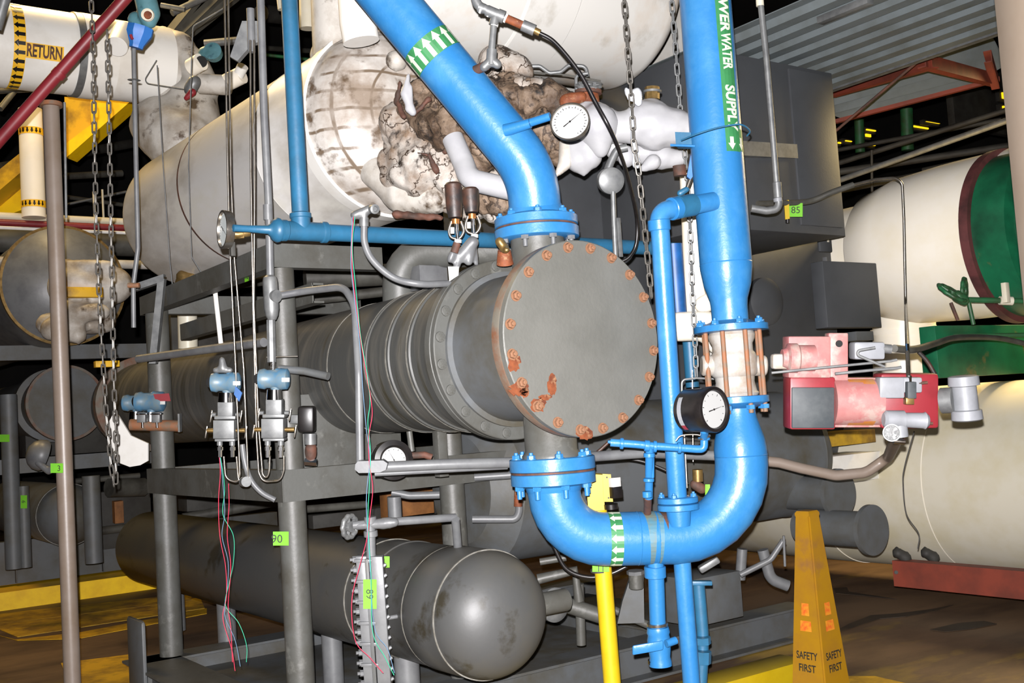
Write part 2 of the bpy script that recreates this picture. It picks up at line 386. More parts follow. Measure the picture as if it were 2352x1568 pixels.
def blob(name, m, items, par=None, vox=.012, disp=0, dscale=.1, smooth=4, **k):
    """items: (p, r) balls or (p0, p1, r0, r1) tapered capsules, melted together"""
    bm = B()
    for it in items:
        if len(it) == 2: a_ball(bm, it[0], it[1], 2)
        elif len(it) == 3: a_ball(bm, it[0], it[1], 2, it[2])
        else:
            n = max(3, int((it[1]-it[0]).length / (.35*min(it[2], it[3]) + 1e-4)))
            n = min(n, 14)
            for q in range(n + 1): f = q / n; a_ball(bm, it[0].lerp(it[1], f), it[2] + (it[3]-it[2])*f, 2)
    o = mk(name, bm, m, par, **k)
    md = o.modifiers.new('melt', 'REMESH'); md.mode = 'VOXEL'; md.voxel_size = vox; md.use_smooth_shade = True
    s = o.modifiers.new('soften', 'SMOOTH'); s.iterations = smooth; s.factor = .6
    if disp:
        t = bpy.data.textures.new('lumps', 'CLOUDS'); t.noise_scale = dscale; t.noise_depth = 4
        d = o.modifiers.new('lumps', 'DISPLACE'); d.texture = t; d.strength = disp; d.mid_level = .5
        if disp >= .08:
            t2 = bpy.data.textures.new('shards', 'VORONOI'); t2.noise_scale = .11; t2.distance_metric = 'MANHATTAN' if hasattr(t2, 'distance_metric') else t2.distance_metric
            d2 = o.modifiers.new('shards', 'DISPLACE'); d2.texture = t2; d2.strength = .045; d2.mid_level = .5
    return o
def arrow(L_, w, head=.45, hw=1.0, x=0, y=0):
    """arrow pointing to -u, starting at (x,y)"""
    h = L_*head
    return [(x, y), (x+h, y+w*hw*.5), (x+h, y+w*.25), (x+L_, y+w*.25), (x+L_, y-w*.25), (x+h, y-w*.25), (x+h, y-w*hw*.5)]
def note(par_name, s, label, c, a, b, w, h, size=.6, tilt=0, pre=0, group='lime green number notes'):
    """lime paper note with hand written number: centre c, right a, up b"""
    t = thing('paper_note', label, 'note', group)
    n = a.cross(b); n = n if n.dot(CAMP - c) > 0 else -n
    bm = B(); k = 4; vs = [[bm.verts.new(c + a*w*(i/k-.5) + b*h*(j/k-.5) + n*(.0012 + .003*((i/k-.5)**2) + .001*(j/k))) for i in range(k+1)] for j in range(k+1)]
    for j in range(k):
        for i in range(k): bm.faces.new((vs[j][i], vs[j][i+1], vs[j+1][i+1], vs[j+1][i]))
    mk('paper', bm, 'lime', t)
    if s:
        tm, wd_ = text_bm(s, h*size, 0)
        lay('handwriting', tm, 'ink', c - a*(wd_/2 - pre) - b*h*size/2 + n*.004, a, b, t)
    return t
def dial(par, c, ax, R, needle=.6, m='dial', ticks=24, name='dial_face', nm='ink', r0=.80, upv=None):
    """printed dial on a disc at c facing ax"""
    la(name, m, c, ax, [(0, 0), (0, R), (-.002, R)], par, 40)
    up = (UP if upv is None else upv); up = (up - up.dot(ax)*ax).normalized(); rt = up.cross(ax).normalized()
    bm = B()
    for k in range(ticks):
        t = R_(-135 + 270*k/(ticks-1)); d = up*math.cos(t) + rt*math.sin(t); e = ax.cross(d)
        big = k % 2 == 0; l = .12 if big else .06
        q = c + ax*.0012 + d*R*r0
        vs = [q + e*R*.02, q - e*R*.02, q - e*R*.02 + d*R*l, q + e*R*.02 + d*R*l]
        bm.faces.new([bm.verts.new(v) for v in vs])
    mk('dial_marks', bm, nm, par, flat=True)
    t = R_(needle); d = up*math.cos(t) + rt*math.sin(t); e = ax.cross(d); q = c + ax*.004
    bm = B(); a_prism(bm, [q - d*R*.45 + e*R*.03, q + d*R*.78, q - d*R*.45 - e*R*.03], ax*.001); a_lathe(bm, q, ax, [(0, R*.06), (.002, R*.05)], 12)
    mk('needle', bm, 'black', par, flat=True)
def finish():
    wc = {}
    for o in ALL:
        if o.type == 'MESH' and not o.get('shared'):
            vs = o.data.vertices
            if not vs: continue
            xs = [v.co.x for v in vs]; ys = [v.co.y for v in vs]; zs = [v.co.z for v in vs]
            c = Vector(((min(xs)+max(xs))/2, (min(ys)+max(ys))/2, min(zs) if o.parent is None else (min(zs)+max(zs))/2))
            o.data.transform(Matrix.Translation(-c)); wc[o] = c; o['bb'] = [min(xs), max(xs), min(ys), max(ys), min(zs)]
        elif o.get('shared'): wc[o] = o.matrix_basis.translation.copy()
    def kids(o): return [c for c in ALL if c.parent == o]
    par = {}
    for o in ALL: par.setdefault(o.parent, []).append(o)
    for o in ALL:
        if o.type == 'EMPTY':
            bs = [list(c['bb']) for c in par.get(o, []) if c.get('bb') is not None]
            if bs: wc[o] = Vector(((min(b[0] for b in bs)+max(b[1] for b in bs))/2, (min(b[2] for b in bs)+max(b[3] for b in bs))/2, min(b[4] for b in bs)))
            else: wc[o] = Vector((0, 0, 0))
    for o in ALL:
        loc = wc[o] - (wc[o.parent] if o.parent else Vector((0, 0, 0)))
        if o.get('shared'):
            mb = o.matrix_basis.copy(); mb.translation = loc; o.matrix_basis = mb
        else: o.location = loc
        for k in ('bb', 'shared'):
            if k in o.keys(): del o[k]
# =================================================================== heat exchanger
A = P(1250, 790, 4.5)                      # on the axis, under the nozzles
def onax(s): return A + Y * (s - .265)     # s metres behind the front face
hx = thing('heat_exchanger', 'long grey heat exchanger shell with big round bolted cover facing the front', 'heat exchanger')
bm = B(); a_lathe(bm, onax(0), Y, [(0, 0), (0, .386), (.004, .390), (.030, .390), (.032, .380)], 96)
cov = mk('cover_plate', bm, 'grey_face', hx)
for k in range(20):
    t = 2*math.pi*(k + .5)/20; p = onax(-.001) + (X*math.cos(t) + Z*math.sin(t))*.362
    o = inst('bolt', bolt_shape, 'rust_light', p, -Y, 'bolt', cov, .0175, roll=random.random()*3)
def patch(cx_, cz_, rx, rz, n=18, seed=0, jag=.25):
    rr = random.Random(seed); return [(cx_ + rx*math.cos(2*math.pi*k/n)*(1 + rr.uniform(-jag, jag)), cz_ + rz*math.sin(2*math.pi*k/n)*(1 + rr.uniform(-jag, jag))) for k in range(n)]
def facept(x, y): return PY(x, y, onax(0).y)
rsp = [(1192, 893, 22, 18, 1), (1180, 832, 14, 22, 2), (1268, 885, 11, 24, 3), (1236, 930, 17, 17, 4), (1342, 996, 18, 15, 5), (1252, 912, 14, 7, 6), (1205, 900, 10, 14, 7)]
for (x, y, a, b, sd) in rsp:
    bm = B(); vs = [bm.verts.new(facept(px_, py_) - Y*.0012) for px_, py_ in patch(x, y, a, b, 20, sd)]; bm.faces.new(vs)
    mk('rust_patch', bm, 'rust', cov, flat=True, label='bare rust where the paint flaked off')
la('rim_gasket', 'rust_dark', onax(.032), Y, [(0, .378), (.006, .378)], hx, 72)
la('channel_flange', 'grey_rusty', onax(.038), Y, [(0, .386), (.004, .388), (.044, .388), (.048, .30)], hx, 96)
la('channel_barrel', 'grey_dark', onax(.08), Y, [(0, .312), (.40, .312), (.405, .335), (.43, .336), (.435, .30)], hx, 72)
fl_ = la('body_flange', 'grey', onax(.50), Y, [(0, .30), (0, .386), (.004, .390), (.03, .390), (.033, .384), (.038, .390), (.075, .390), (.08, .34)], hx, 96)
for k in range(20):
    t = 2*math.pi*(k+.5)/20; p = onax(.4995) + (X*math.cos(t) + Z*math.sin(t))*.362
    bmh = ('disc', lambda b_: a_lathe(b_, Vector((0,0,0)), Z, [(0, 1.15), (.32, 1.1), (.36, 1.0)], 16))
    inst('disc', bmh[1], 'grey', p, -Y, 'bolt', fl_, .02)
la('shell', 'grey_streak', onax(.57), Y, [(0, .36), (.03, .345), (.20, .345), (.205, .352), (.24, .352), (.245, .338), (.40, .338), (.405, .345), (.435, .345), (.44, .336), (.62, .336), (.625, .342), (.65, .342), (.655, .334), (5.16, .334)], hx, 80)
for s, r in ((.80, .3535), (1.0, .3465), (1.215, .3435), (1.62, .3365)):
    la('weld_band', 'grey_scrape', onax(s - .008), Y, [(0, r - .02), (0, r), (.010, r), (.010, r - .02)], hx, 72)
la('rear_flange', 'grey_rusty', onax(5.72), Y, [(0, .30), (0, .39), (.08, .39), (.08, .30)], hx, 64)
la('rear_head', 'grey_dark', onax(5.80), Y, [(0, .33), (.3, .33), (.33, .30), (.36, 0)], hx, 48)
Nt = A.copy()
zt0 = P(1235, 566, 4.5).z; ztf = P(1232, 548, 4.5).z
la('top_nozzle', 'grey', Nt + Z*.20, Z, [(0, .112), (ztf - Nt.z - .20, .112)], hx, 48)
zb = P(1264, 1050, 4.5).z
la('bottom_nozzle', 'grey', Nt - Z*.20, -Z, [(0, .108), (Nt.z - .2 - zb - .03, .108), (Nt.z - .2 - zb - .012, .122), (Nt.z - .2 - zb, .122)], hx, 48)
# saddle
bx('saddle', 'grey', (800, 1010, 5.75), (.62, .03, .5), hx); bx('saddle', 'grey', (765, 1010, 6.0), (.5, .03, .55), hx)
bx('saddle', 'grey', (1010, 1010, 5.2), (.05, .05, .35), hx)
# =================================================================== blue return pipe (upper)
d = 4.5
up = thing('cooling_water_pipe', 'wide bright blue pipe rising diagonally from the heat exchanger top flange', 'pipe')
ax0 = Nt + Z*(ztf - Nt.z)
top = [ax0 + Z*.10, None]
q = [ax0 + Z*.09, P(1222, 392, 4.5), P(945, 60, 4.5), P(850, -54, 4.5)]
tbw('pipe_run', 'blue', q, .109, up, bend=.36, seg=48)
la('pipe_flange', 'blue', ax0, Z, [(0, .172), (.003, .176), (.042, .176), (.045, .172)], up, 56)
g = la('gasket', 'rust_dark', ax0 + Z*.045, Z, [(0, .168), (.008, .168)], up, 56)
la('pipe_flange', 'blue', ax0 + Z*.053, Z, [(0, .170), (.003, .174), (.035, .174), (.038, .168), (.05, .125), (.09, .111)], up, 56)
bolts(up, ax0 + Z*.09, Z, .148, 8, .017, 'blue', .2)
bolts(up, ax0, -Z, .148, 8, .017, 'grey_light', .2, shape=longbolt_shape, key='long')
for s in (.33, .345): pass
a = (P(945, 60, 4.5) - P(1222, 392, 4.5)).normalized()
b0 = P(995, 120, 4.5); b0 = P(945, 60, 4.5) - a*(((P(945, 60, 4.5) - b0).dot(a)))
Rb = .109; wd_ = px(52, 4.5); o_ = b0 - a*wd_/2
wrap('flow_band', poly_bm([[(0, -Rb*1.55), (wd_, -Rb*1.55), (wd_, Rb*1.55), (0, Rb*1.55)]]), 'label_green', o_, a, RIGHT, Rb, .0008, up)
ars = [[(wd_ - u, v) for u, v in arrow(wd_*.96, .040, .38, 1.0, .001, w)] for w in [Rb*(-1.35 + .45*k) for k in range(7)]]
wrap('flow_arrows', poly_bm(ars), 'label_white', o_, a, RIGHT, Rb, .0016, up)
la('weld_seam', 'blue', b0 - a*.0, a, [(0, .109), (.0, .1092)], up, 8) if False else None
cy('thermowell', 'blue', (1150, 303, 4.42), (1264, 267, 4.34), px(9.5, 4.4), up)
cy('well_boss', 'blue', (1160, 300, 4.40), (1218, 283, 4.36), px(15, 4.4), up, r1=px(11, 4.4))
# dial thermometer on the well
dt = thing('dial_thermometer', 'round white dial thermometer on short blue stub, left of the frosted valve', 'gauge')
c = P(1310, 281, 4.30); n_ = (CAMP - c).normalized(); axd = (n_ + RIGHT*(-.20) + UP*.45).normalized()
la('housing', 'steel', c - axd*.022, axd, [(0, .060), (.004, .074), (.030, .080), (.034, .080), (.034, .074), (.024, .073)], dt, 56)
dial(dt, c + axd*.004, axd, .073, 38, upv=(UP + RIGHT*.2))
cy('stem', 'steel', c - axd*.022, P(1262, 268, 4.36), .008, dt)
# small fitting + sprinkler-like cable assembly above the pipe
sf = thing('sensor_fitting', 'galvanised tee and elbows with brown nipple feeding a black cable', 'pipe fitting')
dd = 4.40
tb('elbow', 'galvanised', [(1088, -30, dd), (1094, 12), (1120, 24)], 11, sf, bend=.05)
tb('nipple', 'galvanised', [(1106, 19, dd), (1205, 60)], 7.5, sf)
for x0, y0, x1, y1, r, m in ((1100,16,1112,21,12,'galvanised'), (1118,24,1146,36,13,'galvanised'), (1143,34,1158,40,14.5,'galvanised')):
    cy('collar', m, (x0, y0, dd), (x1, y1, dd), px(r, dd), sf)
cy('tee_branch', 'galvanised', (1139, 34, dd), (1133, 58, dd), px(11, dd), sf)
for k, (x, y) in enumerate(((1104, 20), (1122, 28), (1160, 41), (1136, 55), (1132, 118))):
    cy('sealing_tape', 'white', (x, y, dd), (x + (4 if k < 3 else -1), y + (2 if k < 3 else 5), dd), px(11 if k < 3 else 9, dd), sf)
cy('nipple', 'rust', (1160, 41, dd), (1202, 59, dd), px(9.5, dd), sf, label='bare brown nipple')
cy('coupling', 'galvanised', (1200, 58, dd), (1228, 70, dd), px(13, dd), sf); cy('gland', 'brass', (1226, 69, dd), (1240, 76, dd), px(8, dd), sf)
cy('nipple', 'galvanised', (1134, 58, dd), (1129, 118, dd), px(8, dd), sf)
cy('collar', 'galvanised', (1130, 114, dd), (1128, 150, dd), px(12, dd), sf)
blob('elbow', 'galvanised', [(P(1128,138,dd), P(1142,148,dd), .022, .02), (P(1128,140,dd), P(1112,154,dd), .02, .02)], sf, .006)
cy('nipple', 'rust_dark', (1118, 150, dd), (1086, 164, 4.44), px(11, dd), sf, label='brown welded nipple')
tb('sensor_cable', 'black', [(1236, 74, 4.40), (1275, 98), (1330, 165), (1368, 235), (1398, 290), (1420, 340, 4.5), (1440, 400, 4.7), (1461, 490, 4.95), (1462, 555, 5.0), (1445, 590, 5.0), (1415, 605, 5.0)], .0085, None, curve=True, seg=10, label='black cable arching over the frosted valve and down behind the bolted cover', cat='cable')
# =================================================================== blue supply: U bend, valve, riser
ub = thing('cooling_water_bend', 'bright blue U shaped pipe bend under the heat exchanger with bolted flange', 'pipe')
fb = Vector((Nt.x, Nt.y, zb))
q = [fb - Z*.04, P(1277, 1237, 4.5), P(1716, 1230, 4.5), P(1712, 1046, 4.5)]
q[1] = Vector((fb.x, fb.y, q[1].z))
q[3] = Vector((q[2].x, q[2].y, q[3].z))
tbw('pipe_run', 'blue', q, .109, ub, bend=[.205, .285], seg=48)
la('pipe_flange', 'blue', fb - Z*.052, Z, [(0, .170), (.003, .176), (.050, .176), (.053, .172)], ub, 56)
la('gasket', 'rust_dark', fb - Z*.060, Z, [(0, .172), (.008, .172)], ub, 56)
la('pipe_flange', 'blue', fb - Z*.108, Z, [(-.03, .111), (-.008, .118), (0, .166), (.003, .174), (.045, .174), (.048, .17)], ub, 56)
bm = B(); vs = []
for k in range(9):
    t = .3 + k*.16; dirv = (math.cos(t)*(-Y) + math.sin(t)*X)
    dirv = ((CAMP - fb)*1); break
bm.free()
bolts(ub, fb + Z*.001, Z, .148, 8, .017, 'blue', .33)
bolts(ub, fb - Z*.108, -Z, .148, 8, .019, 'blue', .33, shape=longbolt_shape, key='long')
wu = px(28, 4.5); o_ = P(1390, 1237, 4.5); o_.z = q[1].z; aU = (q[2] - q[1]).normalized(); o_ = q[1] + aU*((o_ - q[1]).dot(aU))
o_ = q[1] + aU*.207
wrap('flow_band', poly_bm([[(0, -.16), (wu, -.16), (wu, .16), (0, .16)]]), 'label_green', o_, aU, UP, .109, .0009, ub)
wrap('flow_arrows', poly_bm([arrow(wu*.98, .036, .4, 1.0, .0, w) for w in (-.135, -.092, -.046, 0, .046, .092, .135)]), 'label_white', o_, aU, UP, .109, .0017, ub)
for s in (.33, .405): la('weld_seam', 'blue', q[1] + aU*s, aU, [(-.004, .1085), (0, .1105), (.004, .1085)], ub, 48)
for poly, mm_ in (([(.002, .07), (.010, .03), (.018, .08), (.036, .12), (.040, .16), (-.014, .16), (-.006, .11)], 'rust_dark'), ([(-.058, -.14), (-.044, -.14), (-.040, .02), (-.030, .09), (-.030, .165), (-.085, .165), (-.075, .09), (-.068, 0)], 'weathered_blue'), ([(-.020, -.14), (-.014, -.14), (-.006, .05), (.0, .10), (-.025, .13), (-.028, .03)], 'weathered_blue')):
    wrap('rust_streak', poly_bm([poly]), mm_, q[1] + aU*.43, aU, UP, .109, .0008, ub)
# reducer + lower valve flange
vt = P(1712, 1046, 4.5); vt = q[3].copy(); vf = P(1722, 925, 4.5); vf = Vector((vt.x, vt.y, vf.z))
hh = vf.z - vt.z
la('reducer', 'blue', vt, Z, [(0, .109), (.03, .109), (.07, .103), (.12, .088), (.16, .077), (.185, .074), (hh, .074)], ub, 48)
la('weld_seam', 'blue', vt, Z, [(-.004, .108), (0, .111), (.004, .108)], ub, 48)
la('pipe_flange', 'blue', vf, Z, [(-.02, .078), (0, .13), (.003, .134), (.027, .134), (.03, .13)], ub, 56)
# riser
V2 = P(1698, 760, 4.5); V2 = Vector((vt.x, vt.y, V2.z)); 
ri = thing('supply_riser_pipe', 'tall vertical blue supply pipe with green lettering strip at right', 'pipe')
zr0 = P(1690, 700, 4.5).z; zr1 = P(1681, 600, 4.5).z; ztop = P(1630, -60, 4.5).z + .05
la('riser_run', 'blue', V2, Z, [(0, .13), (.003, .154), (.028, .154), (.031, .13), (.05, .076), (zr0 - V2.z, .076), (zr0 - V2.z + .03, .079), (zr0 - V2.z + .09, .098), (zr1 - V2.z - .02, .1085), (zr1 - V2.z, .109), (zr1 - V2.z + .07, .109), (ztop - V2.z, .109)], ri, 56)
la('weld_seam', 'blue', Vector((V2.x, V2.y, zr1)), Z, [(-.004, .1085), (0, .1105), (.004, .1085)], ri, 48)
bolts(ri, V2 + Z*.030, Z, .13, 8, .016, 'blue', .25)
# vertical label strip
xr = V2.x; rd = lambda z: Vector((V2.x, V2.y, z))
ze = P(1700, 345, 4.5).z; zs_ = ztop - .02; tw = .109
wrap('label_strip', poly_bm([[(0, .040), (zs_ - ze, .040), (zs_ - ze, .115), (0, .115)]]), 'label_green', rd(zs_), -Z, RIGHT, .109, .0009, ri)
def vtext(s, y0px, h, v0):
    bm_, w_ = text_bm(s, h, .012)
    z_ = P(1650, y0px, 4.5).z
    for v in bm_.verts: v.co = Vector((v.co.x*.80, v0 - v.co.y*1.0 + h, 0)) * 1
    bm_2 = bm_
    for v in bm_2.verts: v.co.y = 2*v0 + h - v.co.y + 0 if False else v.co.y
    return bm_2, z_, w_*.80
for s, y0 in (('TOWER', -68), ('WATER', 67), ('SUPPLY', 192)):
    bm_, w_ = text_bm(s, .050, .034)
    tgt = px({'TOWER': 134, 'WATER': 88, 'SUPPLY': 108}[s], 4.5)/w_
    for v in bm_.verts: v.co = Vector((v.co.x*tgt, .055 + v.co.y, 0))
    wrap('lettering', bm_, 'label_white', rd(P(1650, y0, 4.5).z), -Z, RIGHT, .109, .0016, ri)
wrap('flow_arrows', poly_bm([[(px(33, 4.5) - u, v) for u, v in arrow(px(30, 4.5), .036, .5, 1.0, 0, .068)], [(px(33, 4.5) - u, v) for u, v in arrow(px(30, 4.5), .036, .5, 1.0, 0, .125)]]), 'label_white', rd(P(1700, 308, 4.5).z), -Z, RIGHT, .109, .0017, ri)
wrap('label_strip', poly_bm([[(0, .115), (px(52, 4.5), .115), (px(52, 4.5), .17), (0, .17)]]), 'label_green', rd(P(1700, 290, 4.5).z), -Z, RIGHT, .109, .0008, ri)
tb('tie_wire', 'blue_dull', [(1565, 322, 4.46), (1600, 308, 4.38), (1650, 293, 4.37), (1700, 286, 4.38), (1722, 300, 4.45), (1716, 312, 4.5)], .0035, ri, curve=True, seg=8)
# control valve between the flanges
cv = thing('control_valve', 'white wafer control valve with rusty stud bolts between two blue flanges', 'valve')
zc0, zc1 = vf.z + .03, V2.z; H = zc1 - zc0; vc = Vector((vf.x, vf.y, zc0))
la('valve_body', 'cast_white', vc, Z, [(0, .088), (.012, .096), (.02, .088), (.06, .080), (H*.30, .082), (H*.34, .094), (H*.40, .098), (H*.60, .098), (H*.66, .092), (H*.70, .084), (H-.05, .084), (H-.03, .094), (H-.012, .098), (H, .092)], cv, 56)
for k in range(8):
    t = 2*math.pi*k/8 + .45; p = vc + (X*math.cos(t) + Y*math.sin(t))*.119
    cy('stud_bolt', 'rust_light', p - Z*.07, p + Z*(H + .03), .010, cv, seg=10, label='rusty stud bolt')
    inst('nut', lambda b_: a_lathe(b_, Vector((0,0,0)), Z, [(0,1),(.9,1)], 6), 'blue', p - Z*.055, Z, 'stud_nut', cv, .019)
for sx in (-1, 1):
    c = vc + Z*H*.48 + RIGHT*sx*.105
    cy('trunnion', 'cast_white', c - RIGHT*.03, c + RIGHT*.03, .043, cv, cham=.006)
# =================================================================== small branch pipe from riser to U bend
br = thing('branch_pipe', 'slender bright blue pipe with elbow dropping from riser to bend beside bolted cover', 'pipe')
db = 4.38
q = [P(1640, 462, 4.5), P(1512, 486, db), P(1517, 540, db), P(1556, 1142, 4.42)]
r1 = px(23, db)
tbw('pipe_run', 'blue', q, .0385, br, bend=.09, seg=32)
cy('elbow_collar', 'blue', P(1513, 505, db), P(1515, 530, db), .0455, br, cham=.003); cy('elbow_collar', 'blue', P(1541, 480, db+.02), P(1556, 477, db+.04), .0465, br, cham=.003)
cy('wrapped_tape', 'blue_dull', P(1560, 476, db+.04), P(1592, 470, db+.08), .046, br)
fo = P(1556, 1141, 4.42)
la('pipe_flange', 'blue', fo, -Z, [(0, .078), (.003, .082), (.022, .082), (.025, .078)], br, 40); la('pipe_flange', 'blue', fo - Z*.027, -Z, [(0, .078), (.003, .084), (.024, .084), (.03, .05), (.09, .045)], br, 40)
bolts(br, fo, Z, .066, 4, .012, 'blue', .6)
# blue drains below the bend
dr = thing('drain_pipe', 'blue drain stub below the bend ending in lever ball valve', 'pipe')
tb('pipe_run', 'blue', [(1505, 1270, 4.45), (1511, 1445, 4.45)], 18.5, dr, seg=28); cy('collar', 'blue', (1504, 1300, 4.45), (1505, 1326, 4.45), px(25, 4.45), dr, cham=.003)
cy('pipe_clamp', 'steel', (1510, 1430, 4.45), (1510.5, 1436, 4.45), px(24, 4.45), dr)
la('valve_body', 'blue', P(1511, 1440, 4.45), -Z, [(0, .044), (.02, .048), (.03, .044), (.05, .048), (.09, .046), (.12, .042), (.14, .046), (.155, .046)], dr, 28)
vh = thing('x', 'x', 'x') if False else None
bx('valve_lever', 'blue', (1488, 1487, 4.32), (px(72, 4.32), .012, px(22, 4.32)), dr, ax=((RIGHT*.98 + UP*.17).normalized(), FWD, UP), bev=.006)
cy('stem', 'blue', P(1530, 1478, 4.34), P(1552, 1470, 4.36), px(9, 4.3), dr)
cy('drain_opening', 'black', P(1514, 1515, 4.45), P(1514.3, 1523, 4.45), .046, dr)
tb('drain_downpipe', 'blue', [(1566, 1280, 4.5), (1594, 1640, 4.5)], 20, None, seg=28, label='straight blue downpipe right of the lever drain valve under the bend', cat='pipe')
d2 = thing('drain_pipe', 'darker blue downpipe with small clamp bracket behind the straight one', 'pipe')
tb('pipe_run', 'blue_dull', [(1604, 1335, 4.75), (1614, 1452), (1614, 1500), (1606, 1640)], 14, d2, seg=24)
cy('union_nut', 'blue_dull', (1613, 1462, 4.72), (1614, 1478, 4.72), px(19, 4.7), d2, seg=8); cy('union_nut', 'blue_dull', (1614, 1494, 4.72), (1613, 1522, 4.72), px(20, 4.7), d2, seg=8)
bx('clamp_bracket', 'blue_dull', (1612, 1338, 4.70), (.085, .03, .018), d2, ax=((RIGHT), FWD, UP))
# gauge piping
gp = thing('gauge_piping', 'thin painted blue tubing with tee below the bolted cover', 'pipe')
e = 4.22
tb('tube_run', 'blue', [(1402, 1016, e), (1460, 1020), (1500, 1024), (1560, 1028), (1600, 1031), (1617, 1031), (1618, 992)], 9, gp, bend=.03, seg=18)
tb('tube_run', 'blue', [(1492, 1022, e), (1490, 1143, e + .1)], 9.5, gp, seg=18)
tb('tube_run', 'blue', [(1499, 1028, e + .02), (1499, 1096, e + .05)], 4, gp, seg=10)
for x0, y0, x1, y1, r in ((1424,1018,1432,1018.5,13), (1480,1023,1492,1024,13), (1500,1025,1508,1025.5,13.5), (1556,1028,1564,1028,13), (1491,1040,1491,1050,13), (1490,1098,1490,1106,12.5), (1486,1128,1487,1142,11), (1617,1004,1617,1010,14)):
    cy('collar', 'blue', (x0, y0, e), (x1, y1, e), px(r, e), gp, cham=.002)
cy('ground_clamp', 'steel', (1616, 1003, e - .01), (1617, 1006, e - .01), px(16, e), gp)
tb('spigot', 'rust_dark', [(1488, 1142, e + .12), (1487, 1180, 4.45)], 9, gp)
cy('end_tip', 'blue', (1396, 1014, e), (1430, 1018, e), px(3, e), gp, r1=px(11, e))
# black differential gauge
bg = thing('pressure_gauge', 'large black pressure gauge with white dial in front of the blue riser', 'gauge')
c = P(1640, 940, 4.12); axg = (-Y*.92 + X*.0 - RIGHT*(-.10)).normalized()
la('housing', 'black', c, axg, [(-.135, .05), (-.135, .078), (-.125, .084), (-.03, .084), (-.028, .088), (.0, .088), (.006, .086), (.006, .074), (-.004, .070)], bg, 64)
dial(bg, c - axg*.0035, axg, .070, 78, ticks=11, r0=.78)
la('glass_lens', 'glass', c + axg*.0, axg, [(0, 0), (0, .001)], bg, 8) if False else None
wdt = .02; o_ = c - axg*.112
wrap('scale_label', poly_bm([[(0, -.06), (wdt, -.06), (wdt, .055), (0, .055)]]), 'pvc', o_, axg, UP, .084, .0008, bg)
wrap('scale_label', poly_bm([[(0, -.085), (wdt, -.085), (wdt, -.06), (0, -.06)]]), 'red', o_, axg, UP, .084, .001, bg, label='red end of the side label')
cy('stem', 'blue', (1617, 988, 4.16), (1617, 1004, 4.2), px(9, 4.1), bg)
tb('tie_wire', 'steel', [(1552, 1012, 4.2), (1565, 1000), (1600, 998), (1625, 1006)], .003, bg, curve=True, seg=8)
# =================================================================== yellow prop with bracket behind the bend
yp = thing('yellow_post', 'bright yellow leaning tube post with small bracket behind the bend', 'post')
pa, pb = P(1374, 1170, 4.72), P(1412, 1640, 4.72)
tbw('tube', 'yellow', [pa, pb], px(20, 4.7), yp, seg=32)
cy('clamp_ring', 'dark_steel', P(1377, 1307, 4.72), P(1377.4, 1312, 4.72), px(21.5, 4.72), yp)
plate('bracket', 'yellow', [(1345, 1088), (1384, 1090), (1390, 1180), (1352, 1180)], 4.70, yp, t=.05); plate('bracket', 'yellow', [(1384, 1088), (1403, 1089), (1408, 1152), (1387, 1152)], 4.69, yp, t=.012)
bx('paint_block', 'paper', (1412, 1107, 4.69), (.045, .03, .04), yp); bx('paint_block', 'black', (1415, 1130, 4.69), (.05, .03, .05), yp)
for x, y in ((1394, 1096), (1398, 1143)): cy('screw', 'dark_steel', (x, y, 4.685), (x, y, 4.69), .004, yp, seg=8)
cy('knob', 'black', (1403, 1157, 4.70), (1404, 1168, 4.70), px(16, 4.7), yp)
note('n', '11', 'lime green note scrap wrapped on yellow post just under the blue bend', P(1378, 1300, 4.68) - FWD*px(21, 4.7), RIGHT, UP, px(38, 4.7), px(16, 4.7), .9)
# =================================================================== horizontal blue header behind
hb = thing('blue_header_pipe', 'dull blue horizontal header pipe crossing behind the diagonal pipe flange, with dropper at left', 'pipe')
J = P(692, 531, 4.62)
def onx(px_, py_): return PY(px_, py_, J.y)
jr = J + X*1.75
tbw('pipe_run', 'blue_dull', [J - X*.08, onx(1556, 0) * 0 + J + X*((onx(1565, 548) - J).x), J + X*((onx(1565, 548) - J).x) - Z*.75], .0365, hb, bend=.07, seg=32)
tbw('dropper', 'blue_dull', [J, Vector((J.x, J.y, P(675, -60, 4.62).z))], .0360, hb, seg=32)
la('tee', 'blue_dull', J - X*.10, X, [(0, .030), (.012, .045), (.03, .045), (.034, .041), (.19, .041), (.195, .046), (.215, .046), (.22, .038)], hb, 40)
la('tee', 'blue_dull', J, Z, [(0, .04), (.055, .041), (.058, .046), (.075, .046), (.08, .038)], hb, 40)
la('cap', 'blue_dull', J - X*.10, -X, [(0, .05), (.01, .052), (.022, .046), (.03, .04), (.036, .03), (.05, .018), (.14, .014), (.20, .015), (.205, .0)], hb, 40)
# dial on the left end
lg = thing('pressure_gauge', 'sideways dial gauge with thick rim at left end of the blue header', 'gauge')
c = P(511, 528, 5.0) ; c = J - X*.62; axl = -(X*.88 + Y*(-.25)).normalized(); axl = (-X*.35 - Y*.94).normalized()
c = P(512, 527, 4.55); axl = (RIGHT*(-.86) - FWD*.5).normalized()
la('housing', 'steel', c, axl, [(-.035, .05), (-.03, .078), (0, .081), (.005, .081), (.005, .072), (-.006, .070)], lg, 48)
dial(lg, c - axl*.005, axl, .070, 120, 'glass')
tb('stem', 'brass', [(530, 536, 4.57), (545, 538), (572, 534, 4.6)], 9, lg); cy('hex_nut', 'brass', (538, 537, 4.58), (560, 536, 4.59), px(13, 4.58), lg, seg=6)
bx('lower_connection', 'dark_steel', (534, 572, 4.58), (.02, .02, .06), lg)
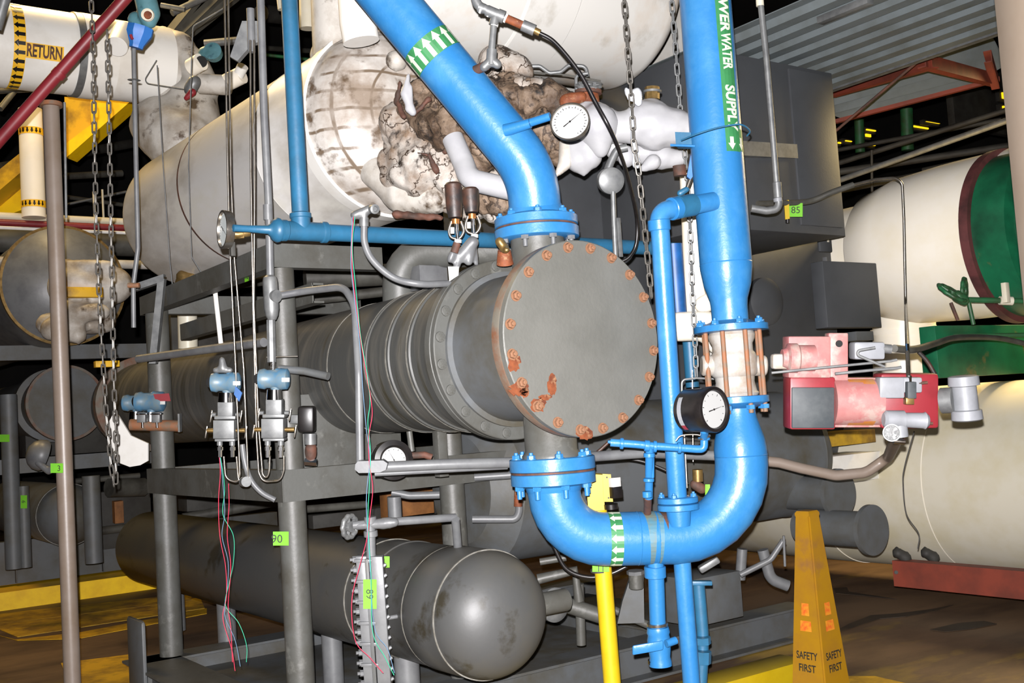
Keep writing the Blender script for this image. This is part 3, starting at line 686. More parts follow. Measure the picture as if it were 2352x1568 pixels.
# frosted elbow, relief valves
tb('frosted_elbow_pipe', 'ice', [(1040, 318, 5.0), (1066, 378, 4.95), (1078, 412, 4.9), (1180, 436, 4.85)], 25, None, bend=.16, seg=32, label='smooth white frost covered elbow pipe left of the diagonal blue pipe', cat='pipe')
rv = thing('relief_valves', 'pair of black sleeved capillary valves with copper ends above the blue header', 'valve')
for x, y0, y1, dz in ((1045, 424, 500, 4.55), (1083, 436, 488, 4.62)):
    la('black_sleeve', 'black_rubber', P(x, y1, dz), Z, [(0, px(15, dz)), (.04, px(19, dz)), ((y1-y0)/F*dz, px(20, dz)), ((y1-y0)/F*dz + .01, px(15, dz))], rv, 32)
    cy('copper_end', 'copper', (x + 1, y1 + 3, dz), (x + 1, y1 + 14, dz), px(9, dz), rv)
    cy('stem', 'chrome', (x + 3, y1 + 10, dz), (x + 6, y1 + 52, dz), px(4.5, dz), rv)
    tb('lever_loop', 'steel', [(x - 8, y1 + 8, dz), (x - 14, y1 + 30), (x - 8, y1 + 45), (x + 10, y1 + 47), (x + 20, y1 + 30), (x + 14, y1 + 8)], 3.2, rv, curve=True, seg=10)
    bx('seal_tag', 'paper', (x - 6, y1 + 29, dz - .02), (px(9, dz), .004, px(15, dz)), rv, ax=(RIGHT, FWD, UP))
    cy('end_cap', 'paper', (x + 7, y1 + 50, dz), (x + 7, y1 + 58, dz), px(8.5, dz), rv)
    cy('nipple', 'rust_dark', (x + 5, y1 + 58, dz), (x - 2, y1 + 80, dz), px(9, dz), rv)
bm = B()
blob('valve_body', 'grey_light', [(P(1086, 556, 4.6), P(1056, 590, 4.6), .028, .026), (P(1056, 590, 4.6), P(1042, 630, 4.58), .018, .014), (P(1086, 560, 4.6), P(1076, 600, 4.6), .018, .02), (P(1090, 570, 4.62), P(1094, 605, 4.62), .014, .012), (P(1040, 582, 4.58), P(1034, 596, 4.58), .018, .016)], rv, .007)
bm.free()
plate('paper_tag', 'paper', [(1029, 612), (1054, 612), (1053, 632), (1032, 646)], 4.50, rv, t=.001)
# fitting left of the nozzle
vfit = thing('vent_plug', 'rusty vent plug with cast knob under the left of the top flange', 'pipe fitting')
blob('knob', 'brass', [(P(1148, 555, 4.36), P(1160, 572, 4.36), .020, .02), (P(1163, 574, 4.34), .014)], vfit, .005)
cy('nipple', 'rust', (1158, 575, 4.40), (1160, 606, 4.42), px(15, 4.4), vfit, r1=px(20, 4.4))
# mushroom shaped drum gauge on post above the cover
gd = thing('float_gauge', 'dusty round grey drum on thin stem behind the top of the cover', 'gauge')
c = P(1403, 415, 4.95); axm = (CAMP - c).normalized() + RIGHT*.3; axm.normalize()
la('drum', 'galvanised', c, axm, [(-.04, .04), (-.035, .058), (.0, .062), (.012, .060), (.02, .045), (.022, 0)], gd, 40)
tb('stem', 'galvanised', [(1408, 440, 4.95), (1410, 505), (1414, 590)], 6, gd); bx('strut', 'galvanised', (1423, 545, 4.95), (.02, .01, .18), gd)
tb('stem', 'galvanised', [(1396, 390, 4.95), (1405, 368), (1418, 345), (1440, 338)], 9, gd, curve=True)
# =================================================================== grey skid frame
sk = thing('steel_support_frame', 'grey painted tubular posts and channel beams carrying the heat exchanger', 'frame')
C0 = P(668, 1110, 5.2); ztopf = P(640, 560, 5.2).z; zmid = P(640, 1115, 5.2).z; zsk = .21
def post(p, z0, z1, r=.066, nm='post', m='grey'): return tbw(nm, m, [Vector((p.x, p.y, z0)), Vector((p.x, p.y, z1))], r, sk, seg=36)
post(C0, zsk, ztopf); pB = PX(376, 1085, C0.x); post(pB, zsk, ztopf, .070)
pR = PY(1040, 1150, C0.y); post(pR, zsk, zmid + .62); post(PY(905, 640, C0.y) + Y*.35, zmid, zmid + .1, .05)
def chan(p, q, h, w, nm='beam', m='grey', par=None, up_=Z):
    """C channel from p to q (centres), web h tall, flanges w deep away"""
    dirv = (q - p).normalized(); side = dirv.cross(up_).normalized()
    if side.dot(CAMP - p) > 0: side = -side
    bm = B(); c = (p + q)/2; l = (q - p).length
    a_box(bm, c, l, .008, h, (dirv, side, up_)); a_box(bm, c + side*w/2 + up_*(h/2 - .005), l, w, .010, (dirv, side, up_)); a_box(bm, c + side*w/2 - up_*(h/2 - .005), l, w, .010, (dirv, side, up_))
    return mk(nm, bm, m, par if par is not None else sk)
fy = C0.y - .07; fx = C0.x - .07
e1 = PY(1215, 1080, fy)
chan(Vector((fx, fy, zmid)), Vector((e1.x, fy, zmid)), .15, .07)
chan(Vector((fx, fy, zmid)), Vector((fx, pB.y + .1, zmid)), .15, .07)
chan(Vector((fx, fy, ztopf - .055)), Vector((PY(878, 600, fy).x, fy, ztopf - .055)), .115, .07)
chan(Vector((fx, fy, ztopf - .055)), Vector((fx, pB.y + .1, ztopf - .055)), .115, .07)
chan(Vector((fx + .25, fy + .1, ztopf - .22)), Vector((fx + .25, pB.y + .1, ztopf - .22)), .10, .06)
chan(Vector((fx, pB.y, zmid)), Vector((fx + 3.0, pB.y, zmid)), .15, .07)
chan(Vector((fx, pB.y, ztopf - .055)), Vector((fx + 1.5, pB.y, ztopf - .055)), .115, .07)
note('n', '90', 'lime green note reading 90 on the nearest grey post', P(655, 1228, 5.2) - FWD*.095, RIGHT, UP, px(36, 5.1), px(32, 5.1), .6, pre=-.018)
note('n', '92', 'lime green note reading 92 on the channel beam below the white tank', P(567, 633, 5.48), (Y*-1).normalized(), Z, px(24, 5.6), px(26, 5.6), .62)
# big grey elbow between beams
tb('vent_elbow_pipe', 'grey', [(917, 700, 5.45), (915, 578, 5.45), (1190, 574, 5.35)], 38, None, bend=.16, seg=40, label='thick grey elbow pipe rising from the exchanger shell below the blue header', cat='pipe')
bx('junction_box', 'grey_light', (985, 640, 5.4), (.16, .1, .12), None, label='small grey metal box beside the thick grey elbow pipe', cat='box')
# conduit with body above header
ce = thing('conduit_run', 'grey flexible conduit looping from a small cast fitting down to the shell flange', 'conduit')
blob('conduit_body', 'galvanised', [(P(815, 494, 4.5), P(850, 480, 4.5), .020, .020), (P(836, 486, 4.5), P(836, 505, 4.5), .018, .017)], ce, .006)
la('cover_boss', 'galvanised', P(858, 480, 4.48), (CAMP - P(858, 480, 4.48)) + RIGHT*2, [(-.02, .018), (0, .020), (.015, .020), (.017, .012), (.010, .010), (.010, 0)], ce, 24)
cy('coupling', 'galvanised', (836, 500, 4.5), (836, 520, 4.5), px(11, 4.5), ce)
tb('flexible_conduit', 'grey_light', [(836, 518, 4.5), (838, 560), (858, 600), (905, 638), (965, 652), (1032, 651, 4.6)], 8, ce, curve=True, seg=16)
# bare conduit handrail
hr = thing('conduit_run', 'bent grey conduit leaving the vertical fitting and dropping to the handle plate', 'conduit')
tb('conduit', 'grey_light', [(632, 680, 4.85), (700, 668, 4.85), (790, 658, 4.7), (815, 700, 4.6), (824, 860, 4.5), (827, 1062, 4.5)], 8.5, hr, bend=.14, seg=20)
cy('locknut', 'grey_light', (622, 681, 4.86), (634, 679, 4.85), px(14, 4.85), hr, seg=8)
wp = thing('grey_water_pipe', 'weathered grey horizontal pipe with blunt flat lug end, left of lower blue flange', 'pipe')
tb('pipe_run', 'grey_light', [(838, 1074, 4.5), (1020, 1066, 4.55), (1170, 1062, 4.62), (1480, 1040, 4.9), (1640, 1046, 4.95)], 12.5, wp, seg=24, curve=False)
tb('pipe_run', 'grey_light', [(860, 1088, 4.52), (1165, 1072, 4.66)], 6, wp)
plate('end_lug', 'grey_light', [(816, 1066), (822, 1059), (880, 1057), (890, 1064), (886, 1079), (872, 1085), (824, 1086), (815, 1078)], 4.42, wp, t=.05)
# black gauge low centre
g2 = thing('pressure_gauge', 'small black gauge with white dial half hidden by horizontal grey pipe', 'gauge')
c = P(905, 1056, 4.85); axg = (-Y*.8 + (CAMP - c).normalized()*.6).normalized()
la('housing', 'black', c, axg, [(-.10, .05), (-.10, .085), (-.02, .089), (.0, .089), (.004, .066), (-.004, .056)], g2, 56)
dial(g2, c - axg*.0035, axg, .056, -30, ticks=11)
wrap('scale_label', poly_bm([[(0, -.02), (.018, -.02), (.018, .07), (0, .07)]]), 'pvc', c - axg*.085, axg, UP, .0865, .0008, g2)
tb('stem', 'rust_dark', [(940, 1046, 4.9), (975, 1044), (992, 1050)], 8, g2); tb('stem', 'grey', [(940, 990, 4.9), (946, 1036)], 7, g2)
# lower tank
T0 = P(1110, 1405, 4.62)
lt = thing('receiver_tank', 'long grey cylindrical tank with rounded end, low under the heat exchanger', 'tank')
prof = [(-.30, 0)] + [(-.30 + .21*(1 - math.cos(t)) , .272*math.sin(t)**.92) for t in [k*math.pi/2/14 for k in range(1, 15)]]
prof += [(.0, .273), (.01, .276), (.16, .277), (.17, .272), (.30, .272)]
T0 = P(1092, 1405, 4.75)
la('shell', 'grey_tank', T0, Y, prof + [(.52, .272), (.525, .277), (.545, .277), (.55, .272), (4.6, .272), (4.75, .2), (4.8, 0)], lt, 88)
for s in (-.10, .165, .72): la('weld_band', 'grey_scrape', T0 + Y*s, Y, [(0, .26), (0, .2765), (.006, .2765), (.006, .26)], lt, 64)
def axis_pt(s): return T0 + Y*s
for s, w in ((.55, .06), (1.35, .055), (2.9, .06), (3.9, .06)):
    p = axis_pt(s); tbw('leg', 'grey_light', [Vector((p.x - .05, p.y, .15)), Vector((p.x - .05, p.y, p.z - .22))], w, lt, seg=24)
tb('nozzle', 'grey_light', [(1046, 1192, 4.75), (1052, 1262, 4.85)], 10, lt)
cy('side_nozzle', 'grey', T0 - Y*.1 + X*.2, T0 - Y*.1 + X*.42, .05, lt); 
bx('name_plate_frame', 'grey_dark', (575, 1330, 6.9), (.02, .30, .22), lt)
tb('flow_stub', 'grey_light', [(885, 1420, 4.75), (930, 1412, 4.78)], 5, lt); cy('stub_cap', 'grey_light', (926, 1413, 4.78), (932, 1412, 4.78), px(9, 4.8), lt)
# level gauge
lv = thing('level_gauge', 'tall grey bolted level gauge column standing beside the low tank', 'level gauge')
dg = 4.62
tb('riser', 'grey_light', [(851, 1205, dg), (853, 1310)], 11, lv); 
a0, a1 = P(846, 1275, dg), P(868, 1600, dg); aa = (a1 - a0).normalized(); rr_ = RIGHT; ff = FWD
L_ = (a1 - a0).length; c = (a0 + a1)/2
bx('gauge_chamber', 'grey_light', c + rr_*.035, (.055, .06, L_), lv, ax=(rr_, ff, aa)); bx('gauge_body', 'grey_light', c - rr_*.028, (.045, .05, L_), lv, ax=(rr_, ff, aa)); bx('sight_glass', 'grey_dark', c - rr_*.004 - ff*.012, (.016, .05, L_*.97), lv, ax=(rr_, ff, aa), label='dark recessed glass slot')
for k in range(13):
    p = a0 + aa*(L_*(.03 + .073*k)) - rr_*.058
    inst('nutL', lambda b_: (a_lathe(b_, Vector((0,0,-.3)), Z, [(0,.9),(1.0,.9)], 6), a_lathe(b_, Vector((0,0,.7)), Z, [(0,.45),(.7,.45)], 10)), 'grey_light', p, -rr_ - ff*.3, 'bolt', lv, .016)
    p = a0 + aa*(L_*(.07 + .073*k)) + rr_*.064
    inst('nutR', lambda b_: a_lathe(b_, Vector((0,0,-.3)), Z, [(0,.6),(.9,.4)], 6), 'grey_light', p, rr_ - aa*.5, 'bolt', lv, .016)
    if k % 2 == 0: bx('clamp_bar', 'grey_light', a0 + aa*(L_*(.03 + .073*k)) - rr_*.02 - ff*.03, (.075, .012, .014), lv, ax=(rr_, ff, aa))
for x0, y0, x1, y1, r in ((850,1186,851,1202,14),(851,1218,852,1232,16)): cy('collar', 'grey_light', (x0,y0,dg), (x1,y1,dg), px(r, dg), lv, cham=.002)
tb('cross_pipe', 'grey_light', [(812, 1206, dg), (900, 1198, dg), (1046, 1188, 4.78)], 9.5, lv); blob('valve_body', 'grey_light', [(P(820, 1207, dg), P(895, 1200, dg), .020, .026), (P(880, 1202, dg), P(906, 1199, dg), .026, .022)], lv, .008)
def handwheel(par, c, ax_, R, r, m, spokes=5, dish=0):
    ax_ = ax_.normalized(); u, v = frame(ax_); bm = B()
    pts = [c + (u*math.cos(t) + v*math.sin(t))*R*(1 + .05*math.cos(t*10)) for t in [2*math.pi*k/40 for k in range(40)]]
    a_tube(bm, pts, r, 10, closed=True)
    for k in range(spokes):
        t = 2*math.pi*k/spokes; a_tube(bm, [c - ax_*dish, c + (u*math.cos(t) + v*math.sin(t))*R], r*.8, 8)
    a_lathe(bm, c - ax_*(dish + r), ax_, [(0, r*2.2), (r*2.4, r*2.2)], 12)
    return mk('handwheel', bm, m, par)
handwheel(lv, P(803, 1209, dg), (RIGHT*.85 - FWD*.5), .045, .011, 'galvanised')
note('n', '89', 'lime green note reading 89 sideways on the level gauge column', P(853, 1358, dg) - FWD*.045, -UP, RIGHT, px(68, 4.55), px(31, 4.55), .55)
note('n', '5', 'lime green folded note behind the level gauge on the low tank', P(880, 1290, 4.85), RIGHT, UP, px(30, 4.8), px(26, 4.8), .6)
# =================================================================== big insulated vessel, upper left
Dw = (RM @ Vector((-740 - 1176, H2 - _hz(-740), -F))).normalized(); Dw.z = 0; Dw.normalize()
W0 = P(893, 284, 5.9); RW = .507
wt = thing('insulated_vessel', 'huge pale insulated cylinder with rounded far end and stained block covered near head', 'vessel')
dome = [(2.85 + .31*math.sin(t), RW*math.cos(t)) for t in [k*math.pi/2/14 for k in range(0, 14)]] + [(3.16, 0)]
la('shell', 'tank_silver', W0, Dw, [(0, RW*.9), (0, RW + .004), (.02, RW + .004), (.022, RW), (.62, RW), (.625, RW + .003), (.64, RW), (1.78, RW), (1.785, RW - .006), (1.80, RW - .006), (1.805, RW), (2.85, RW)] + dome[1:], wt, 96)
la('rust_band', 'rust_dark', W0 + Dw*1.782, Dw, [(0, RW - .02), (0, RW + .0015), (.020, RW + .0015), (.020, RW - .02)], wt, 96, label='brown stained joint band')
la('cover_edge', 'white', W0 - Dw*.012, Dw, [(0, RW - .02), (0, RW + .012), (.09, RW + .012), (.09, RW - .02)], wt, 96)
# near head with uv for the painted blocks
bm = B(); uvl = bm.loops.layers.uv.new('blocks'); u_, v_ = frame(Dw); NR, NT = 28, 96; grid = []
# orient so that up is theta=0
rx_ = Dw.cross(Z).normalized(); 
for i in range(NR + 1):
    f = i / NR; r = RW*.995*f; dd_ = .30*math.sqrt(max(0, 1 - f**2.6))
    row = []
    for k in range(NT):
        t = 2*math.pi*k/NT; nz_ = noise.noise(Vector((math.cos(t)*f*4, math.sin(t)*f*4, 3)))*.016
        row.append(bm.verts.new(W0 - Dw*(dd_ + nz_*(f < .97)) + (Z*math.sin(t) + rx_*math.cos(t))*r) if i else None)
    grid.append(row)
cv0 = bm.verts.new(W0 - Dw*.30)
def setuv(face, cs):
    for lp, c_ in zip(face.loops, cs): lp[uvl].uv = c_
for i in range(NR):
    for k in range(NT):
        k2 = (k+1) % NT
        uvc = lambda ii, kk: (ii/NR*1.0 + .14, .86*ii/NR*math.sin(2*math.pi*kk/NT) + 2)
        if i == 0:
            fc = bm.faces.new((cv0, grid[1][k], grid[1][k2])); setuv(fc, [uvc(0, k), uvc(1, k), uvc(1, k+1)])
        else:
            fc = bm.faces.new((grid[i][k], grid[i+1][k], grid[i+1][k2], grid[i][k2])); setuv(fc, [uvc(i, k), uvc(i+1, k), uvc(i+1, k+1), uvc(i, k+1)])
mk('block_head', bm, 'head_blocks', wt, label='dirty domed head of painted insulation blocks')
tbw('nozzle', 'white_dirty', [P(775, 130, 5.85), P(768, -60, 5.85)], px(56, 5.85), wt, seg=36)
blob('nozzle_fillet', 'white_dirty', [(P(776, 112, 5.85), px(58, 5.85)), (P(800, 130, 5.8), px(40, 5.8)), (P(845, 128, 5.75), px(26, 5.8)), (P(745, 128, 5.9), px(36, 5.8)), (P(910, 140, 5.6), px(28, 5.6))], wt, .02, .02, .15)
# opening with bright valve at lower far side
cut = P(398, 575, 8.05)
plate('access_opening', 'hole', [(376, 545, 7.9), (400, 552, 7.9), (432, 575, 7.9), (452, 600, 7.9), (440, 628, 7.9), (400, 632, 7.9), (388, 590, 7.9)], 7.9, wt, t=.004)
sm_ = thing('sample_valve', 'small white valve wrapped in crumpled tan tape under the vessel opening', 'valve')
plate('white_block', 'paper', [(409, 574), (427, 580), (427, 614), (408, 620)], 7.8, sm_, t=.06)
blob('tape_wrap', 'brass', [(P(420, 632, 7.72), .05), (P(432, 645, 7.72), .055), (P(415, 655, 7.72), .05), (P(444, 632, 7.72), .035)], sm_, .02, .02, .05)
cy('stem', 'steel', (440, 640, 7.65), (466, 627, 7.65), .008, sm_)
plate('small_port', 'steel', [(436, 362), (458, 352), (462, 388), (440, 398)], 7.0, wt, t=.03)
blob('port_plug', 'galvanised', [(P(447, 396, 6.95), .035), (P(450, 415, 6.95), .04), (P(456, 408, 6.95), .03)], wt, .012)
# torn insulation lumps
ti = thing('torn_insulation', 'torn stained insulation chunks bulging from vessel head left of the diagonal blue pipe', 'insulation')
def pl(*a): return [(P(x, y, d_), px(r, d_)) for x, y, r, d_ in a]
blob('pale_lump', 'insulation_torn', [(P(965, 385, 5.55), P(1010, 380, 5.5), px(88, 5.5), px(112, 5.5)), (P(1010, 380, 5.5), P(1075, 420, 5.42), px(112, 5.4), px(82, 5.4)), (P(1075, 420, 5.4), P(1150, 445, 5.35), px(70, 5.4), px(52, 5.4)), (P(960, 300, 5.5), P(1040, 330, 5.45), px(80, 5.4), px(75, 5.4))], ti, .016, .10, .30, label='pale cracked insulation')
blob('stained_skirt', 'white_dirty', [(P(860, 390, 5.62), P(930, 445, 5.5), px(40, 5.5), px(52, 5.5)), (P(930, 445, 5.5), P(1000, 455, 5.4), px(48, 5.5), px(40, 5.5))], ti, .018, .03, .15)
blob('brown_lump', 'insulation_brown', [(P(975, 235, 5.35), P(1040, 290, 5.2), px(50, 5.3), px(62, 5.3)), (P(1040, 290, 5.2), P(1090, 345, 5.15), px(55, 5.2), px(45, 5.2)), (P(1120, 470, 5.2), P(1160, 470, 5.2), px(30, 5.2), px(24, 5.2))], ti, .014, .09, .10)
blob('ice_shard', 'ice', [(P(938, 172, 5.05), P(930, 215, 5.05), .010, .022), (P(930, 215, 5.05), P(948, 258, 5.05), .024, .020), (P(942, 200, 5.05), P(940, 250, 5.05), .014, .022)], ti, .008)
gaps_ = [(P(918, 190, 5.15), P(912, 235, 5.15), .012, .018), (P(912, 235, 5.15), P(928, 268, 5.1), .016, .014), (P(952, 262, 5.1), P(985, 228, 5.1), .012, .016), (P(985, 355, 5.19), P(1002, 392, 5.19), .012, .02), (P(960, 350, 5.2), P(985, 356, 5.2), .006, .012), (P(1035, 325, 5.15), P(1022, 350, 5.15), .022, .016), (P(910, 492, 5.3), P(1010, 500, 5.25), .022, .018)]
for g0_ in gaps_[:2] , gaps_[2:3], gaps_[3:4], gaps_[4:5], gaps_[5:6], gaps_[6:]: blob('dark_gap', 'rust_dark', list(g0_), ti, .009, .02, .04)
tb_ = thing('torn_insulation', 'brown crumbling insulation around the pipe behind the dial thermometer', 'insulation')
blob('brown_lump', 'insulation_brown', [(P(1165, 225, 5.35), P(1285, 245, 5.3), px(55, 5.3), px(42, 5.3)), (P(1200, 270, 5.3), P(1290, 330, 5.25), px(48, 5.3), px(40, 5.3)), (P(1150, 260, 5.35), P(1250, 330, 5.3), px(40, 5.3), px(40, 5.3))], tb_, .014, .09, .10)
blob('tan_lump', 'insulation_torn', [(P(1140, 150, 5.4), P(1185, 165, 5.4), px(48, 5.4), px(44, 5.4)), (P(1150, 200, 5.35), P(1235, 212, 5.3), px(38, 5.3), px(34, 5.3))], tb_, .015, .03, .2)
blob('pale_flap', 'white_dirty', [(P(1302, 330, 5.15), P(1298, 375, 5.12), .04, .035), (P(1298, 375, 5.12), P(1280, 400, 5.1), .035, .015)], tb_, .01)
blob('rust_collar', 'rust', [(P(1300, 232, 5.1), P(1335, 222, 5.1), .035, .03)], tb_, .01, .01, .05)
# =================================================================== white drums upper right
def hdrum(name, label, x0, y0, d0, xr_, R, m):
    t = thing(name, label, 'vessel'); p = P(x0, y0, d0); q = PY(xr_, 0, p.y); Ln = q.x - p.x
    e = [(Ln + .42*R*math.sin(a_), R*math.cos(a_)) for a_ in [k*math.pi/2/12 for k in range(1, 12)]] + [(Ln + .42*R, 0)]
    la('shell', m, p, X, [(-.32, 0), (-.30, R*.5), (-.2, R*.85), (-.05, R), (.0, R), (.005, R + .004), (.9, R + .004), (.905, R), (Ln, R)] + e, t, 110); return t
dA = hdrum('surge_drum', 'large glossy white drum filling the top centre, streaked with yellow stains', 900, -128, 5.95, 1400, .60, 'white_stain')
dB = hdrum('surge_drum', 'second white drum showing below and behind the large stained one', 1000, -14, 8.0, 1440, .723, 'white')
la('weld_band', 'white', P(900, -128, 5.95) + X*.55, X, [(0, .58), (0, .606), (.02, .606), (.02, .58)], dA, 96)
# pale capped stub
tbw('capped_stub', 'grey_light', [P(815, -60, 5.2), P(822, 55, 5.2), P(830, 96, 5.2)], px(42, 5.2), None, seg=36, label='pale grey blunt stub hanging at the top left of the diagonal blue pipe', cat='pipe')
ALL[-1].data.materials[0] = M['white']
# frosted valve train
fv = thing('frosted_valve', 'lumpy ice covered valve and pipe between the dial thermometer and blue riser', 'valve')
dv = 5.15
def cap(x0, y0, r0, x1, y1, r1, d_=dv): return (P(x0, y0, d_), P(x1, y1, d_), px(r0, d_), px(r1, d_))
blob('ice_front', 'ice', [cap(1352, 262, 36, 1372, 285, 50), cap(1372, 285, 50, 1380, 345, 19, 5.1), cap(1340, 285, 40, 1350, 300, 40)], fv, .012)
blob('ice_lobe', 'ice', [cap(1318, 335, 24, 1330, 365, 34), cap(1345, 365, 28, 1340, 394, 12), cap(1350, 340, 30, 1355, 360, 30)], fv, .012)
blob('ice_body', 'ice', [cap(1400, 292, 36, 1450, 292, 40), cap(1395, 270, 26, 1400, 300, 34), cap(1462, 290, 44, 1475, 285, 46), cap(1482, 282, 54, 1500, 282, 54), cap(1500, 300, 48, 1520, 290, 50), cap(1535, 292, 48, 1548, 292, 46), cap(1560, 294, 38, 1575, 296, 38), cap(1595, 300, 28, 1640, 305, 27), cap(1512, 325, 20, 1510, 334, 14), cap(1492, 245, 22, 1500, 250, 26)], fv, .012, .008, .1)
blob('ice_underside', 'ice', [cap(1405, 330, 26, 1415, 350, 22, 5.25), cap(1438, 352, 20, 1440, 364, 22, 5.2), cap(1480, 350, 30, 1520, 360, 32, 5.25), cap(1540, 365, 24, 1562, 362, 20, 5.25), cap(1500, 372, 20, 1475, 388, 8, 5.15)], fv, .012, .006, .1)
cy('packing', 'rust', (1350, 238, dv), (1351, 216, dv), px(28, dv), fv, r1=px(24, dv))
cy('yoke_ring', 'rust_dark', (1351, 216, dv), (1351, 208, dv), px(31, dv), fv)
tb('yoke', 'galvanised', [(1324, 214, dv), (1323, 178), (1328, 172), (1350, 168)], 4, fv, bend=.02)
handwheel(fv, P(1352, 196, dv), (UP*.9 - FWD*.42), px(28, dv), px(4.5, dv), 'galvanised', 4)
cy('cap_nut', 'brass', (1498, 228, dv), (1498, 200, dv), px(17, dv), fv, seg=8); cy('cap_ring', 'galvanised', (1498, 213, dv), (1498, 208, dv), px(21, dv), fv)
blob('icicle', 'clear_ice', [cap(1438, 205, 6, 1450, 222, 12, 5.0), cap(1462, 215, 14, 1466, 235, 10, 5.0), cap(1450, 255, 6, 1455, 330, 7, 5.02), cap(1458, 330, 7, 1462, 378, 11, 5.02)], fv, .008, .006, .03)
# small bore lines under the drum
tb('small_bore_line', 'galvanised', [(1150, 152, 5.5), (1240, 152), (1262, 168), (1288, 165), (1306, 150), (1345, 152), (1350, 176)], 4.5, None, bend=.03, seg=12, label='thin bent grey line running along the underside of the stained drum', cat='pipe')
tb('small_bore_line', 'dark_pipe', [(1180, 163, 5.5), (1300, 172), (1380, 186)], 2, None, seg=8, label='fine dark wire line just under the bent grey one', cat='wire')
# bracket and items left of riser
bk = thing('pipe_bracket', 'blue edged channel bracket tied to the riser pipe at left', 'bracket')
pA, pB_ = P(1552, 320, 4.62), P(1612, 322, 4.58); chan(pA, pB_, px(34, 4.6), .04, 'channel', 'blue_dull', bk); tb('edge', 'blue', [(1540, 333, 4.6), (1612, 336, 4.56)], 3, bk, seg=8)
bsh = thing('butterfly_lever', 'deep blue tapering lever beside the riser below the bracket', 'lever')
plate('lever_blade', 'blue_bright', [(1589, 345), (1600, 348), (1597, 398), (1586, 412), (1578, 405)], 4.7, bsh, t=.02); tb('rod', 'steel', [(1588, 405, 4.72), (1578, 432)], 5, bsh); blob('hub', 'blue_dull', [(P(1578, 434, 4.72), P(1562, 444, 4.72), .014, .016)], bsh, .006)
cy('rusty_end', 'rust_dark', (1560, 380, 5.1), (1562, 404, 5.1), px(15, 5.1), None, label='short dark rusty pipe end below the frosted valve', cat='pipe')
tb('cream_pipe', 'cream_pipe', [(1586, 400, 5.75), (1600, 745, 5.75)], 25, None, seg=28, label='straight off white pipe seen between branch pipe and riser', cat='pipe')
tb('cream_pipe', 'white', [(1630, 360, 5.95), (1648, 820, 5.95)], 18, None, seg=24, label='second off white pipe partly behind the blue riser', cat='pipe')
blob('insulated_elbow', 'cream_pipe', [(P(1560, 750, 5.5), P(1620, 748, 5.5), .08, .08), (P(1620, 748, 5.5), P(1650, 790, 5.5), .07, .06), (P(1615, 700, 5.6), P(1635, 690, 5.6), .05, .05)], None, .015, label='rounded cream insulated elbow left of the white control valve', cat='pipe')
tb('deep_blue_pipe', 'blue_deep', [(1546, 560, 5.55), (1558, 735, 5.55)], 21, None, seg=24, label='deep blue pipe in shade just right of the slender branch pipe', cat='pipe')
# =================================================================== chains
def link_shape(bm):
    pts = []; n = 6
    for k in range(n + 1): t = math.pi*k/n; pts.append(Vector((math.cos(t)*.30, 0, .62 + math.sin(t)*.30)))
    for k in range(n + 1): t = math.pi + math.pi*k/n; pts.append(Vector((math.cos(t)*.30, 0, -.62 + math.sin(t)*.30)))
    a_tube(bm, pts, .125, 7, closed=True)
def chain(par, pts, ln, m='chain', w=1.0):
    q = L(pts); seg = []; tot = 0
    for a_, b_ in zip(q, q[1:]): seg.append((tot, a_, b_)); tot += (b_ - a_).length
    pitch = ln*.80; n = int(tot/pitch)
    for k in range(n):
        s = (k + .5)*pitch; 
        for (t0, a_, b_) in seg:
            l = (b_ - a_).length
            if t0 <= s <= t0 + l: p = a_ + (b_ - a_)*((s - t0)/l); ax_ = (b_ - a_).normalized(); break
        tw = ax_.to_track_quat('Z', 'Y').to_matrix(); base = math.atan2((tw.transposed() @ RIGHT).y, (tw.transposed() @ RIGHT).x)
        inst('link', link_shape, m, p, ax_, 'link', par, ln/1.9, roll=base + (0.12 if k % 2 else 1.35) + random.uniform(-.15, .15))
    return n
ch = thing('hanging_chain', 'long bright chain hanging in front of the frosted valve beside the blue branch pipe', 'chain')
chain(ch, [(1432, -20, 4.9), (1442, 120), (1450, 220), (1456, 330), (1466, 390), (1476, 480), (1486, 580, 4.85), (1497, 690, 4.8)], px(33, 4.9))
ch2 = thing('hanging_chain', 'thinner dark chain hanging behind the blue riser down the off white pipe', 'chain')
chain(ch2, [(1541, -20, 5.2), (1553, 130), (1563, 260), (1576, 380), (1584, 500), (1590, 660), (1596, 780), (1600, 880)], px(30, 5.2), 'galvanised')
# =================================================================== left side, near
bp = thing('beige_post', 'slim beige pipe post standing at the left in front of everything', 'post')
zt = P(126, 222, 6.1).z; b_ = P(149, 1100, 6.1)
tbw('pipe', 'beige', [Vector((b_.x, b_.y, 0)), Vector((b_.x, b_.y, zt))], px(18.5, 6.1), bp, seg=32)
la('top_flange', 'rust_light', Vector((b_.x, b_.y, zt)), Z, [(-.012, .062), (.012, .062)], bp, 24)
tb('side_conduit', 'galvanised', [(148, 235, 6.15), (152, 500)], 3, bp)
note('n', '3', 'lime green note reading 3 stuck on the beige post', P(144, 1071, 6.1) - FWD*(px(19, 6.1) + .03), RIGHT, UP, px(29, 6), px(22, 6), .6, pre=.012)
rp = thing('red_pipe', 'dark red sprinkler pipe slanting across the top left corner', 'pipe')
tb('pipe_run', 'red', [(-40, 365, 6.1), (300, -18, 6.1)], 14, rp, seg=28); cy('coupling', 'red', (130, 175, 6.1), (140, 164, 6.1), px(16, 6.1), rp)
tb('corner_pipe', 'galvanised', [(-10, 66, 5.6), (16, -20, 5.6)], 13, None, seg=20, label='grey pipe cutting the extreme top left corner', cat='pipe')
